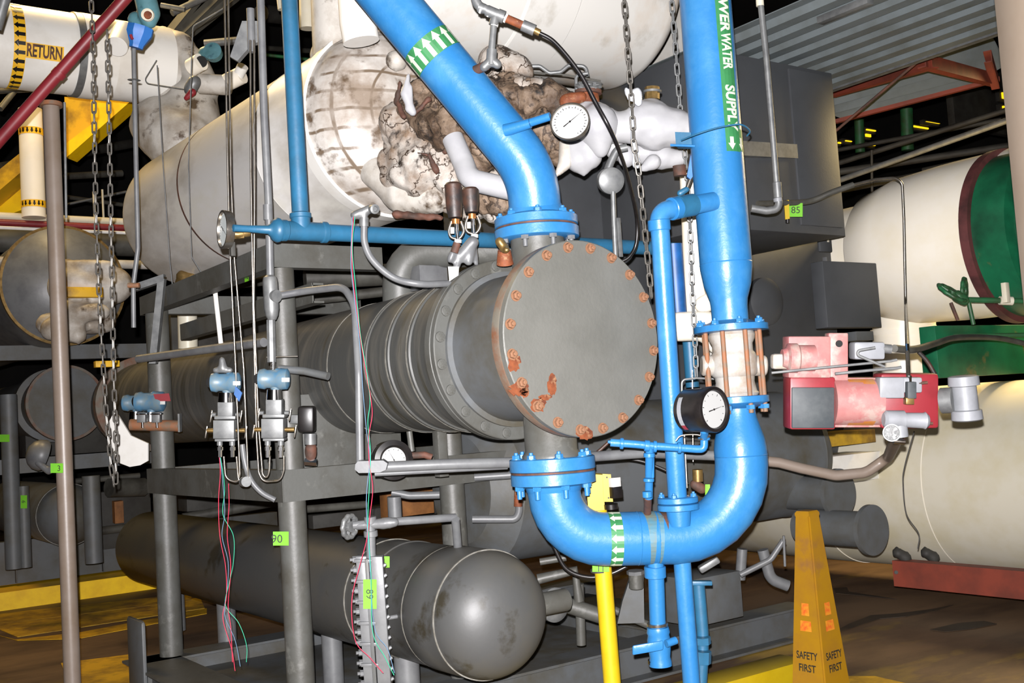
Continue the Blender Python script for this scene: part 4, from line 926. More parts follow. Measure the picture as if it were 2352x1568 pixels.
# chains
lc = thing('hand_chain', 'endless hand chain loop hanging left of the grey vertical line', 'chain')
chain(lc, [(209, -20, 5.6), (214, 130), (218, 390), (224, 600), (233, 780), (244, 950), (255, 1070), (262, 1118)], px(29, 5.6)); chain(lc, [(246, 70, 5.5), (250, 250), (254, 480), (258, 680), (261, 860), (266, 1000), (266, 1112)], px(29, 5.6))
# actuator with vertical line
va = thing('valve_actuator', 'weathered teal and blue cast actuator head hanging at the top left', 'valve')
blob('casting', 'teal', [(P(330, -20, 5.9), P(342, 30, 5.9), px(26, 5.9), px(27, 5.9)), (P(342, 30, 5.9), P(342, 50, 5.9), px(26, 5.9), px(18, 5.9)), (P(312, 45, 5.95), P(325, 60, 5.95), px(20, 5.9), px(22, 5.9))], va, .012)
la('boss', 'cream', P(340, 35, 5.82), -FWD, [(0, px(15, 5.8)), (.016, px(14, 5.8)), (.018, px(10, 5.8))], va, 24); la('boss_plug', 'rust', P(340, 35, 5.80), -FWD, [(0, px(9.5, 5.8)), (.008, px(9, 5.8)), (.008, 0)], va, 16)
la('skirt', 'blue_bright', P(324, 62, 5.9), (P(312, 112, 5.9) - P(324, 62, 5.9)), [(0, px(30, 5.9)), (.04, px(30, 5.9)), (.10, px(17, 5.9)), (.118, px(16, 5.9))], va, 8)
cy('red_tag', 'red', (300, 80, 5.82), (304, 90, 5.82), .008, va)
vl = thing('vertical_line', 'grey conduit dropping from the teal actuator past the vessel dome', 'conduit')
tb('conduit', 'grey_light', [(307, 112, 5.9), (313, 400), (317, 570), (306, 655), (307, 752)], 5.5, vl, bend=.15, seg=16)
la('guard_disc', 'galvanised', P(308, 184, 5.9), -UP, [(-.01, .0), (0, .035), (.004, .012)], vl, 20)
cy('clamp', 'rust_light', (294, 655, 5.88), (320, 655, 5.88), .014, vl)
ab = thing('angle_bracket', 'galvanised strut bracket bent like a seven beside the left grey post', 'bracket')
chan(P(308, 660, 6.4), P(376, 637, 6.4), .04, .04, 'arm', 'galvanised', ab); chan(P(370, 640, 6.4), P(350, 835, 6.4), .04, .04, 'upright', 'galvanised', ab, up_=RIGHT)
# tubing
def tube1(label, pts, r=2.3, m='steel'): return tb('instrument_tube', m, pts, r, None, bend=.05, seg=10, label=label, cat='tube')
dt_ = 4.75
tube1('steel instrument tube first from the left, passing behind the sideways gauge', [(516, -20, dt_), (521, 300), (527, 560), (540, 820), (551, 1090), (546, 1108), (518, 1100), (514, 1048)])
tube1('steel instrument tube second from the left, joining the lower clamp', [(524, -20, dt_+.05), (530, 400), (538, 590), (560, 850), (570, 1100)])
tube1('steel instrument tube third from the left, beside the pair bundle bracket', [(575, 92, dt_), (576, 400), (581, 700), (589, 1000), (594, 1085), (604, 1106), (644, 1104), (652, 1080), (652, 1046)])
tube1('steel instrument tube at right of the bundle, ending in inner loop', [(584, 92, dt_), (585, 400), (583, 700), (594, 980), (603, 1090), (612, 1098), (618, 1085), (620, 1046)])
tube1('short steel tube stub on the left transmitter manifold', [(543, 1048, dt_), (547, 1100), (552, 1106)])
ct = thing('conduit_run', 'grey vertical conduit with cast fittings in front of the centre post', 'conduit')
tb('conduit', 'grey_light', [(598, -20, 4.85), (606, 250), (617, 470), (621, 640), (623, 735)], 9, ct, seg=20); tb('coupling', 'grey_light', [(616, 505, 4.85), (615, 470)], 11, ct)
tb('strut_stub', 'grey_light', [(575, 20, 4.95), (578, 120)], 9, ct)
plate('strut_brace', 'galvanised', [(556, 48), (600, 48), (600, 95), (580, 100), (545, 140), (528, 130)], 5.0, ct, t=.04)
la('seal_fitting', 'galvanised', P(620, 632, 4.83), -Z, [(0, .018), (.01, .030), (.03, .034), (.15, .034), (.18, .028), (.20, .018)], ct, 10)
cy('branch_hub', 'galvanised', (620, 680, 4.83), (636, 680, 4.80), .028, ct)
cy('conduit_piece', 'galvanised', (622, 735, 4.83), (624, 832, 4.80), .020, ct, seg=8); cy('nipple', 'chrome', (627, 830, 4.80), (627, 850, 4.80), .012, ct)
def transmitter(label, x, y, d_, s=1.0, base=True, tag=None, m='transmitter'):
    t = thing('pressure_transmitter', label, 'transmitter', 'blue transmitters by the grey posts')
    p = lambda a, b, dz=0: P(x + a*s, y + b*s, d_ + dz); r = lambda v: px(v*s, d_)
    la('head_housing', m, p(-36, 0), (p(36, 0) - p(-36, 0)) - FWD*.0, [(0, r(18)), (.004, r(22)), (r(14), r(24)), (r(20), r(21)), (r(44), r(22)), (r(50), r(25)), (r(66), r(24)), (r(70), r(17)), (r(72), 0)], t, 32)
    la('end_opening', 'hole', p(-37, 0), (p(-36, 0) - p(36, 0)) - FWD*.3, [(0, r(13)), (.002, r(13)), (.003, 0)], t, 20)
    blob('neck_lug', m, [(p(0, 10), p(4, 24), r(14), r(11)), (p(8, -14), p(20, -10), r(12), r(12))], t, .006)
    cy('neck', 'chrome', p(0, 24), p(0, 47), r(17), t, r1=r(19), seg=28)
    bx('name_label', 'paper', p(26, 2, -.058), (r(18), .002, r(10)), t, ax=(RIGHT, FWD, UP))
    if base:
        bx('sensor_block', 'galvanised', p(2, 65), (r(36), r(34), r(36)), t, ax=(RIGHT, FWD, UP)); bx('sensor_collar', 'galvanised', p(2, 84), (r(50), r(40), r(8)), t, ax=(RIGHT, FWD, UP))
        bx('manifold', 'galvanised', p(0, 112), (r(50), r(46), r(44)), t, ax=(RIGHT, FWD, UP)); bx('manifold_foot', 'galvanised', p(2, 138), (r(48), r(40), r(6)), t, ax=(RIGHT, FWD, UP))
        for sy, l_ in ((78, 34), (116, 46)):
            for sx in (-1, 1):
                cy('valve_stem', 'brass' if sy > 100 else 'galvanised', p(sx*24, sy), p(sx*l_, sy), r(5), t, seg=12)
                bx('tee_handle', 'steel', p(sx*(l_ + 2), sy + 4), (r(3.5), r(4), r(30)), t, ax=(RIGHT, FWD, (UP + RIGHT*.15).normalized()))
        for sx in (-15, 15):
            cy('tube_fitting', 'chrome', p(sx, 150), p(sx, 180), r(5.5), t, seg=6); cy('tube_nut', 'chrome', p(sx, 156), p(sx, 164), r(8), t, seg=6); cy('tube_leg', 'galvanised', p(sx, 138), p(sx, 152), r(7), t)
    if tag: plate('tag', tag, [(x+6, y-17), (x+42, y-19), (x+46, y-1), (x+12, y-1)], d_ - .06, t, t=.002)
    return t
transmitter('blue transmitter on bright manifold, nearest the centre grey post', 630, 870, 4.72)
t2 = transmitter('blue transmitter with dark end left of the vertical tubes', 519, 878, 4.80, .95)
blob('conduit_entry', 'galvanised', [(P(510, 826, 4.8), P(512, 846, 4.8), .014, .022), (P(495, 850, 4.8), P(528, 850, 4.8), .014, .014)], t2, .006)
plate('hanging_label', 'blue_deep', [(541, 886), (556, 902), (549, 922), (537, 905)], 4.74, t2, t=.01)
transmitter('blue transmitter with red tag in front of the left grey post', 346, 922, 6.7, .95, False, 'red')
transmitter('small shaded blue transmitter left of the red tagged one', 312, 925, 6.9, .8, False)
mb = thing('manifold_body', 'pair of small bright manifolds under the red tagged transmitter', 'valve')
for x in (327, 360): bx('block', 'galvanised', (x, 958, 6.6), (.05, .05, .06), mb, ax=(RIGHT, FWD, UP)); bx('flange', 'chrome', (x, 950, 6.58), (.065, .05, .01), mb, ax=(RIGHT, FWD, UP)); cy('nipple', 'chrome', (x, 966, 6.6), (x + 1, 982, 6.6), .008, mb)
cy('cross_pipe', 'rust_light', (300, 975, 6.7), (412, 978, 6.7), .035, mb); plate('end_plate', 'galvanised', [(408, 950), (412, 950), (413, 992), (409, 992)], 6.55, mb, t=.05)
bb_ = thing('black_fitting', 'black block fitting with rusty union on the centre grey post', 'pipe fitting')
bx('block', 'black', (705, 962, 5.05), (.075, .08, .12), bb_, ax=(RIGHT, FWD, UP), bev=.012); bx('mounting_arm', 'galvanised', (690, 962, 5.12), (.10, .03, .04), bb_, ax=(RIGHT, FWD, UP)); cy('neck', 'galvanised', (713, 995, 5.05), (713, 1020, 5.05), .028, bb_); blob('union', 'rust_dark', [(P(714, 1030, 5.05), P(714, 1045, 5.05), .03, .028)], bb_, .008, .006, .02); cy('nut', 'chrome', (700, 1060, 5.05), (728, 1062, 5.05), .018, bb_, seg=6)
cy('spot_light', 'lamp_glow', (711, 613, 5.9), (713, 613, 5.85), .010, None, label='tiny glaring white point of light below the upper channel beam', cat='light')
ALL[-1].data.materials[0] = M['dial']
tb('open_pipe_end', 'grey_dark', [(640, 846, 4.95), (700, 852), (754, 864, 4.9)], 9, None, seg=20, label='dusty pipe end pointing right from behind the transmitter head', cat='pipe')
tb('thin_rod', 'steel', [(612, 820, 4.95), (648, 819), (684, 818)], 1.6, None, seg=8, label='thin bright rod above the dusty pipe end', cat='rod')
tb('cross_conduit', 'brass', [(318, 824, 6.1), (470, 803, 5.6), (606, 786, 5.2)], 9, None, seg=20, label='tan stained conduit crossing from left bracket to the centre fitting', cat='conduit')
ALL[-1].data.materials[0] = M['grey_light']
tb('short_pipe', 'white', [(493, 660, 6.2), (508, 795, 6.2)], 5.5, None, seg=14, label='short pale tube slanting behind the steel instrument tubes', cat='pipe')
tb('flexible_conduit', 'grey_light', [(556, 1020, 4.95), (562, 1060), (575, 1100), (600, 1130), (632, 1148)], 6.5, None, curve=True, seg=14, label='grey flexible conduit curving behind the tube loops to the beam corner', cat='conduit')
cy('tube_clamp', 'galvanised', (560, 1106, 4.7), (566, 1106, 4.66), .022, None, label='round clamp where tubes meet below left transmitter', cat='clamp')
# loose instrument wires
def wires(label, sets, d_):
    t = thing('loose_wires', label, 'wires')
    for m, pts in sets: tb('wire', m, [(pts[0][0], pts[0][1], d_)] + pts[1:], .0016, t, curve=True, seg=6)
    return t
wires('thin red green and blue wires dangling from the small cast conduit fitting', [
 ('wire_red', [(812, 498), (808, 560), (811, 640), (826, 760), (838, 840), (849, 900), (855, 950), (847, 1000), (848, 1060), (856, 1120), (850, 1180), (842, 1240), (826, 1300), (808, 1380), (816, 1470), (850, 1510), (880, 1545)]),
 ('wire_green', [(815, 498), (809, 570), (816, 650), (828, 770), (842, 850), (850, 920), (845, 970), (851, 1040), (848, 1120), (845, 1200), (852, 1320), (856, 1450), (885, 1510), (905, 1550)]),
 ('wire_blue', [(809, 498), (806, 600), (811, 660), (826, 790), (834, 900), (842, 990), (850, 1050), (843, 1120), (842, 1180), (850, 1300), (860, 1440), (890, 1490), (906, 1545)])], 4.38)
wires('tangle of fine coloured wires hanging below the left transmitter', [
 ('wire_red', [(499, 1010), (506, 1080), (502, 1150), (505, 1230), (518, 1300), (520, 1370), (512, 1420), (532, 1490), (540, 1540)]),
 ('wire_blue', [(503, 1030), (512, 1110), (516, 1180), (510, 1230), (524, 1290), (522, 1350), (516, 1410), (540, 1470), (552, 1530)]),
 ('wire_green', [(505, 1040), (516, 1120), (512, 1180), (536, 1230), (536, 1290), (526, 1340), (518, 1390), (548, 1430), (566, 1480), (566, 1520)]),
 ('wire_red', [(525, 1110), (526, 1160), (522, 1230), (530, 1300), (524, 1390), (530, 1440), (534, 1520)])], 4.9)
# =================================================================== setting
def struct(name, bm, m, **k): return mk(name, bm, m, kind='structure', flat=True, **k)
bm = B(); a_box(bm, Vector((7, 9, -.05)), 34, 34, .1); struct('floor', bm, 'floor')
bm = B(); a_box(bm, Vector((7, 9, 9.05)), 34, 34, .1); struct('ceiling', bm, 'wall')
bm = B(); a_box(bm, Vector((7, 26, 4.5)), 34, .2, 9); struct('wall_back', bm, 'wall')
bm = B(); a_box(bm, Vector((24, 9, 4.5)), .2, 34, 9); struct('wall_right', bm, 'wall')
bm = B(); a_box(bm, Vector((-9.8, 9, 4.5)), .2, 34, 9); struct('wall_left', bm, 'wall')
bm = B(); a_box(bm, Vector((7, -8, 4.5)), 34, .2, 9); struct('wall_front', bm, 'wall')
# painted floor bands
def quad(name, m, pxs, z, par=None, **k):
    q = [PZ(x, y, z) for x, y in pxs]; bm = B(); a_prism(bm, [Vector((p.x, p.y, z)) for p in q], Z*-.004); return mk(name, bm, m, par, flat=True, **k)
fs = thing('floor_stripe', 'worn yellow painted band on the floor before the left kerb', 'floor marking')
quad('paint', 'yellow_floor', [(-60, 1436), (60, 1425), (440, 1378), (440, 1362), (60, 1402), (-60, 1416)], .006, fs); quad('paint', 'yellow_dull', [(-40, 1448), (35, 1468), (180, 1452), (475, 1396), (475, 1408), (180, 1466), (40, 1470)], .007, fs); quad('paint', 'yellow_floor', [(-60, 1420), (460, 1372), (470, 1396), (40, 1462)], .005, fs)
quad('floor_patch', 'yellow_dull', [(140, 1522), (330, 1498), (330, 1600), (170, 1600)], .008, None, label='square yellow painted patch on the floor left of the skid lug', cat='floor marking')
quad('floor_line', 'yellow_dull', [(1930, 1552), (2010, 1552), (2110, 1575), (2100, 1600), (1935, 1600)], .006, None, label='yellow painted line at the foot of the safety pylon', cat='floor marking')
for i, (pp, lb) in enumerate((([(1925, 1445), (1950, 1432), (2000, 1412), (2060, 1408), (2140, 1398), (2190, 1388), (2150, 1402), (2080, 1415), (2020, 1420), (1960, 1440), (1930, 1450)], 'dark damp crack winding across the floor right of the pylon'), ([(2135, 1445), (2200, 1430), (2260, 1425), (2290, 1432), (2240, 1442), (2170, 1450)], 'dark oily stain on the floor near the right edge'), ([(1915, 1350), (1945, 1348), (1950, 1358), (2060, 1375), (1990, 1368), (1920, 1362)], 'dark narrow stain on the floor behind the pylon'))):
    quad('floor_stain', 'stain', pp, .006 + .001*i, None, label=lb, cat='stain')
# kerb and far skid on the left
p = P(-60, 1385, 10.2); q_ = PY(372, 0, p.y)
kb = thing('yellow_kerb', 'bright yellow painted kerb along the foot of the far grey skid', 'kerb')
bm = B(); a_box(bm, Vector(((p.x + q_.x)/2 - .2, p.y + .3, .085)), q_.x - p.x + .8, .6, .17); mk('kerb_block', bm, 'yellow_dull', kb, flat=True); ALL[-1].data.materials[0] = M['yellow_far']
fk = thing('skid_beam', 'dark grey stiffened skid beam behind the yellow kerb', 'beam')
ky = p.y + .42
chan(Vector((p.x - .5, ky, .40)), Vector((q_.x + 1.2, ky, .40)), .42, .12, 'web', 'grey_dark', fk)
for x_ in (35, 235): pp = PY(x_, 1300, ky); bx('stiffener', 'grey_dark', Vector((pp.x, ky - .03, .40)), (.012, .07, .40), fk)
# our skid
sb = thing('skid_base', 'grey steel skid deck and beams on the floor under the grey frame', 'skid')
sx0 = PX(330, 1482, pB.x - .22).x; sx1 = PY(1850, 1370, C0.y - .15).x
def ibeam(p, q, h, w, par, m='grey_dark'):
    dirv = (q - p).normalized(); s_ = dirv.cross(Z); bm = B(); c = (p + q)/2; l = (q - p).length
    a_box(bm, c, l, .012, h, (dirv, s_, Z)); a_box(bm, c + Z*(h/2), l, w, .014, (dirv, s_, Z)); a_box(bm, c - Z*(h/2), l, w, .014, (dirv, s_, Z)); return mk('beam', bm, m, par, flat=True)
zc = .11
ibeam(Vector((sx0, C0.y - .1, zc)), Vector((sx1, C0.y - .1, zc)), .19, .20, sb); ibeam(Vector((sx0, pB.y, zc)), Vector((sx1, pB.y, zc)), .19, .22, sb)
ibeam(Vector((sx0 + .1, C0.y - .2, zc)), Vector((sx0 + .1, pB.y + .1, zc)), .19, .30, sb, 'grey'); ibeam(Vector((sx0 + 2.6, C0.y, zc)), Vector((sx0 + 2.6, pB.y, zc)), .19, .2, sb)
bx('end_lug', 'grey_dark', (316, 1520, 6.35), (.03, .30, .50), sb, bev=.02)
bx('deck_plate', 'grey_dark', Vector(((sx0 + sx1)/2, (C0.y + pB.y)/2 + .2, .10)), (sx1 - sx0 - .3, (pB.y - C0.y) + .2, .012), sb)
p = PZ(1830, 1493, .17); q_ = PY(1842, 1500, p.y)
bx('yellow_kerb', 'yellow', Vector((q_.x - 1.68, p.y - .10, .09)), (3.0, .2, .17), None, label='bright yellow kerb in front of the skid at lower right, left of the pylon', cat='kerb')
# =================================================================== far chiller, left
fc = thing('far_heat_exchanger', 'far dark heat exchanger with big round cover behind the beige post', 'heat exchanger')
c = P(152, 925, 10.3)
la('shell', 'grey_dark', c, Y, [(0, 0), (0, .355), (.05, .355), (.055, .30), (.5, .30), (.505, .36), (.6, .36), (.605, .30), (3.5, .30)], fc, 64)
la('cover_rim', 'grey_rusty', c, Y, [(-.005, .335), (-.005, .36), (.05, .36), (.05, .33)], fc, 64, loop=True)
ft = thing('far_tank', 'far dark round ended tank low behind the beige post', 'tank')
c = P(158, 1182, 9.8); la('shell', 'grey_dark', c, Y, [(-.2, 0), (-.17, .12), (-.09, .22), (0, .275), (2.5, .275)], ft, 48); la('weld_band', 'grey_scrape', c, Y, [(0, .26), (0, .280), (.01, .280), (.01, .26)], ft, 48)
fw = thing('far_vessel', 'far stained white vessel end, greyed for shade, bulging at the left edge under the pipes', 'vessel')
c = P(148, 655, 9.4); la('shell', 'grey_light', c, Dw, [(-.22, 0), (-.20, .2), (-.12, .38), (0, .50), (.02, .52), (.1, .52), (.12, .50), (3, .50)], fw, 64)  # white shell coloured grey, its shade is put into the paint
la('band', 'brass', c, Dw, [(.0, .49), (.0, .523), (.03, .523), (.03, .49)], fw, 64, label='yellowed joint band')
blob('fittings', 'white_dirty', [(P(165, 660, 9.0), P(262, 655, 9.0), .20, .16), (P(110, 745, 9.0), P(235, 735, 9.0), .10, .12), (P(150, 605, 8.9), P(250, 610, 8.9), .05, .05), (P(150, 720, 8.8), P(235, 715, 8.8), .10, .07), (P(180, 770, 8.8), P(120, 755, 8.8), .08, .1), (P(165, 640, 8.9), P(200, 650, 8.9), .11, .09)], fw, .03, .03, .2)
bx('wood_block', 'yellow_dull', (190, 672, 8.8), (.30, .1, .08), None, label='tan block lying across the far white pipes beside the chain', cat='block')
bx('wood_block', 'yellow_dull', (245, 836, 8.0), (.17, .06, .045), None, label='small tan block behind the chains above the far cover', cat='block')
ff_ = thing('far_chiller_stand', 'dark grey posts and beams carrying the far chiller at the left', 'frame')
bm = B()
def fbeam(x0, y0, x1, d_, h, m='grey_dark'): a_ = P(x0, y0, d_); b__ = PY(x1, 0, a_.y); chan(a_, Vector((b__.x, a_.y, a_.z)), h, .08, 'beam', m, ff_)
bm.free()
fbeam(-60, 1078, 325, 9.4, .13); fbeam(-60, 812, 320, 9.4, .13); fbeam(-60, 700, 120, 9.6, .1)
for x_, y_, z0, z1, rr in ((22, 1000, .5, 2.0, .07), (212, 1180, .5, 1.25, .075), (55, 1180, .5, 1.2, .05)):
    p_ = P(x_, y_, 9.45); tbw('post', 'grey_dark', [Vector((p_.x, p_.y, z0)), Vector((p_.x, p_.y, z1))], rr, ff_, seg=20)
note('n', '', 'lime green note at the extreme left edge on a dark post', P(10, 1006, 9.3), RIGHT, UP, px(24, 9.3), px(17, 9.3))
note('n', '6', 'lime green rounded note near the left edge, low, on a dark post', P(55, 1152, 9.3), -UP, RIGHT, px(30, 9.3), px(15, 9.3), .6)
hh_ = thing('hard_hat', 'grey hard hat hanging behind the beige post', 'hard hat')
c = P(98, 1046, 8.6); axh = (-RIGHT*.75 - FWD*.5 + UP*.3).normalized()
la('crown', 'grey_light', c, axh, [(-.02, .115), (0, .125), (.05, .118), (.09, .09), (.115, .05), (.12, 0)], hh_, 32); blob('brim', 'grey_light', [(P(88, 1062, 8.5), P(112, 1082, 8.5), .03, .03), (P(112, 1082, 8.5), P(122, 1076, 8.5), .03, .03)], hh_, .012)
pc = thing('pale_cover', 'pale cut sheet hanging behind the chains left of the grey post', 'sheet')
plate('sheet', 'white', [(250, 968), (263, 945), (272, 955), (300, 1000), (340, 1018), (340, 1058), (322, 1068), (298, 1072), (272, 1062), (255, 1035), (246, 1010)], 7.5, pc, t=.02)
# =================================================================== pipes upper left
rt = thing('return_pipe', 'broad white insulated pipe with yellow arrow band and RETURN label, top left', 'pipe')
a_ = P(350, 150, 8.3); Rr = .295
p0_ = a_ - X*2.2
tbw('pipe_run', 'white', [p0_, a_ + X*.1], Rr, rt, seg=64)
sx_ = lambda x_: (PY(x_, 0, a_.y).x - a_.x)
for x_, w in ((157, .05),): la('joint_band', 'galvanised', a_ + X*sx_(x_), X, [(0, Rr - .01), (0, Rr + .01), (w, Rr + .01), (w, Rr - .01)], rt, 64)
la('jacket', 'white', a_ + X*(sx_(157) + .05), X, [(0, Rr - .01), (0, Rr + .012), (.22, Rr + .012), (.22, Rr - .01)], rt, 64)
wr = px(24, 8); o_ = a_ + X*sx_(9)
wrap('arrow_band', poly_bm([[(0, -.5), (wr, -.5), (wr, .5), (0, .5)]]), 'label_yellow', o_, X, UP, Rr, .002, rt)
wrap('arrows', poly_bm([arrow(wr*.95, .05, .4, 1.0, .0, -.40 + .062*k) for k in range(14)]), 'black', o_, X, UP, Rr, .004, rt)
o_ = a_ + X*sx_(34)
wrap('label_patch', poly_bm([[(0, -.06), (px(79, 8.), -.06), (px(79, 8.), .045), (0, .045)]]), 'label_yellow', o_ , X, UP, Rr, .002, rt)
tm, tw_ = text_bm('RETURN', .085, .03); k_ = px(72, 8.)/tw_
for v in tm.verts: v.co = Vector((v.co.x*k_ + .01, v.co.y - .05, 0))
wrap('lettering', tm, 'rust_dark', o_, X, UP, Rr, .005, rt)
cy('capped_branch', 'white', P(285, 70, 7.9), P(268, 108, 7.7), .075, rt, cham=.004)
el = thing('insulated_elbow', 'dirty cream insulated elbow joining the RETURN pipe to the vessel top', 'pipe')
tbw('elbow', 'white_dirty', [a_ - X*.02, P(425, 165, 8.45), P(415, 350, 8.3)], px(72, 8.3), el, bend=.25, seg=48)
blob('base_lumps', 'white_dirty', [(P(372, 290, 8.1), P(420, 330, 8.0), .24, .26), (P(352, 300, 8.2), .17), (P(440, 240, 8.2), P(450, 290, 8.1), .2, .2), (P(470, 200, 8.2), P(440, 150, 8.3), .12, .14), (P(375, 75, 8.4), P(410, 110, 8.3), .06, .13)], el, .03, .03, .25)
uf = thing('insulated_fittings', 'white stained pipe stubs and red handled valve on the vessel top', 'pipe fitting')
cy('stub', 'white_dirty', (456, 192, 7.8), (530, 196, 7.8), px(23, 7.8), uf, cham=.01); cy('stub', 'cream_pipe', (520, 190, 7.8), (556, 172, 7.75), px(20, 7.8), uf); cy('stub', 'white', (545, 178, 7.75), (558, 152, 7.7), px(13, 7.7), uf)
cy('open_collar', 'cream_pipe', (440, 155, 7.8), (462, 142, 7.75), px(20, 7.8), uf); cy('open_mouth', 'hole', (462, 142, 7.75), (463, 141.4, 7.74), px(13, 7.8), uf)
blob('valve_body', 'galvanised', [(P(437, 205, 7.6), P(447, 188, 7.6), .05, .05)], uf, .015); blob('red_handle', 'red', [(P(428, 225, 7.55), P(442, 212, 7.55), .02, .03)], uf, .01)
blob('teal_knob', 'teal', [(P(470, 122, 7.8), P(484, 122, 7.8), .05, .06)], uf, .015); la('teal_cap', 'teal', P(490, 121, 7.7), -FWD + UP*.2, [(-.03, .06), (.03, .064), (.035, 0)], uf, 28)
for pts, lb in (([(360, 138, 7.6), (328, 190), (430, 206), (436, 204)], 'thin angled wire rod in front of the dirty elbow'), ([(361, 150, 6.6), (375, 380), (390, 600), (396, 655)], 'fine dull wire falling past the vessel dome into the opening'), ([(512, 20, 6.4), (443, 60), (441, 110), (433, 380), (440, 590), (462, 625)], 'thin steel capillary hanging from above to the taped valve')):
    tb('wire_line', 'galvanised', pts, 1.4, None, bend=.03, seg=6, label=lb, cat='wire')
# diagonal grey channels in the dark above
cb = thing('cable_tray', 'dull grey slanting tray channels in the dark above the vessel', 'cable tray')
for k_, (x0, y0, x1, y1) in enumerate(((385, 75, 470, -30), (405, 82, 520, -30), (425, 78, 560, -30))): chan(P(x0, y0, 9.5), P(x1, y1, 9.3), .09, .05, 'channel', 'dark_pipe', cb)
tb('dark_pipe_run', 'galvanised', [(370, 12, 8.6), (425, 22)], 6, None, seg=12, label='short pale pipe right of the teal actuator', cat='pipe')
# yellow stair and white riser in the background
ys = thing('yellow_stair', 'yellow steel stair beams behind the beige post and chains', 'stair')
def slab(m, pxs, d_, t, par, nm='beam'): return plate(nm, m, pxs, d_, par, t=t)
slab('yellow_far', [(208, 224), (300, 232), (152, 362), (150, 330), (210, 285)], 9.9, .25, ys, 'stringer'); slab('yellow_dull', [(148, 222), (212, 226), (208, 290), (150, 340)], 10.0, .2, ys, 'side_plate')
slab('yellow_dull', [(-40, 470), (60, 385), (60, 340), (-40, 420)], 10.3, .3, ys, 'stringer'); slab('yellow_far', [(-20, 455), (55, 430), (55, 480), (0, 500), (-30, 500)], 10.6, .2, ys, 'side_plate')
wr_ = thing('white_riser', 'bright white vertical pipe with two yellow arrow bands behind the beige post', 'pipe')
c0_, c1_ = P(78, 500, 9.6), P(81, 245, 9.6); c1_ = Vector((c0_.x, c0_.y, c1_.z)); rr_9 = px(26, 9.6)
tbw('pipe_run', 'cream_pipe', [c0_, c1_], rr_9, wr_, seg=32)
for y_ in (300, 470):
    z_ = P(80, y_ + 8, 9.6).z; o_ = Vector((c0_.x, c0_.y, z_))
    wrap('arrow_band', poly_bm([[(0, -.15), (.062, -.15), (.062, .15), (0, .15)]]), 'label_yellow', o_, Z, RIGHT, rr_9, .002, wr_)
    wrap('arrows', poly_bm([arrow(.045, .028, .5, 1.0, .008, -.10 + .036*k) for k in range(6)]), 'black', o_, Z, RIGHT, rr_9, .004, wr_)
for y_, r_, m_, lb, d_ in ((505, 9, 'cream', 'cream horizontal pipe just above the thin red pipe at left', 9.5), (520, 8, 'red', 'thin bright red horizontal pipe at left, passing behind the beige post', 9.3), (532, 4, 'white', 'narrow white pipe directly beneath the red one', 9.35), (563, 27, 'dark_pipe', 'thick dark grey horizontal pipe at left below the red one', 9.7), (610, 11, 'white_dirty', 'dusty white pipe under the thick dark one', 9.2)):
    a0_ = P(-60, y_ - 12, d_); b0_ = PY(330 if r_ != 8 else 262, 0, a0_.y); tbw('horizontal_pipe', m_, [a0_, Vector((b0_.x, b0_.y, a0_.z))], px(r_, d_), None, seg=24, label=lb, cat='pipe')
# cluttered dark pipework far left and far right (each pipe on its own)
def far(name, m, pts, r, lb): tb(name, m, pts, r, None, seg=12, label=lb, cat='pipe', group='dim background pipes')
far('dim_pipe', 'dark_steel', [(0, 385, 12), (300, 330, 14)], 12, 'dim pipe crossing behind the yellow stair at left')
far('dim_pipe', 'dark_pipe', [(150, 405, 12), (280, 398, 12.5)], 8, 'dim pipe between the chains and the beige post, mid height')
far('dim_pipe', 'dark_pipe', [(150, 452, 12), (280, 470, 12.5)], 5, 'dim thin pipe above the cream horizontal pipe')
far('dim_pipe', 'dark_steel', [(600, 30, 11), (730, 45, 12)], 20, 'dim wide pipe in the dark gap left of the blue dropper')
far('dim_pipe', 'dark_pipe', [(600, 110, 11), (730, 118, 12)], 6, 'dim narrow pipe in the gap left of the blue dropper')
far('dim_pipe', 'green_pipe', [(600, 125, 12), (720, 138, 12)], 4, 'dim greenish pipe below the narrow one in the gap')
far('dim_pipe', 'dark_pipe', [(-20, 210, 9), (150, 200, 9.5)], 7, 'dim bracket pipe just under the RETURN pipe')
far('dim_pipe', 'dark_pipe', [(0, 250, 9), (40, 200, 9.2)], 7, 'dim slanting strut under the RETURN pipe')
cp = thing('cream_fittings', 'cream capped fittings glimpsed left of the dirty vessel neck at the top', 'pipe fitting')
cy('cap', 'cream', (646, -10, 7.4), (650, 22, 7.4), .035, cp); cy('pipe_piece', 'cream', (706, -20, 7.6), (708, 66, 7.6), .06, cp); cy('pipe_piece', 'cream', (656, 30, 7.6), (658, 66, 7.6), .02, cp)
# =================================================================== right side: cabinet and compressor block
gc = thing('control_cabinet', 'tall grey louvred cabinet behind the blue riser', 'cabinet')
boxY('body', 'grey_cabinet', 1910, 168, 1640, 522, 7.2, 1.0, gc)
boxY('side_door', 'grey_cabinet', 1908, 175, 1842, 516, 7.17, .03, gc)
a_ = P(1900, 285, 8.5)
for k in range(17):
    y_ = 283 + k*12; p1 = P(1902, y_, 7.14); p2 = PY(1854, 0, p1.y); bx('louvre', 'grey_cabinet', Vector(((p1.x + p2.x)/2, p1.y, p1.z)), (p1.x - p2.x, .035, .012), gc, ax=(X, (Y + Z*.5).normalized(), (Z - Y*.5).normalized()))
sc_ = thing('strut_channel', 'pale slotted strut channel bolted across the cabinet', 'channel')
chan(P(1700, 340, 6.53), P(1838, 348, 6.93), px(34, 6.6), .05, 'channel', 'galvanised', sc_)
cn = thing('conduit_run', 'thin white vertical conduit with elbow in front of the cabinet', 'conduit')
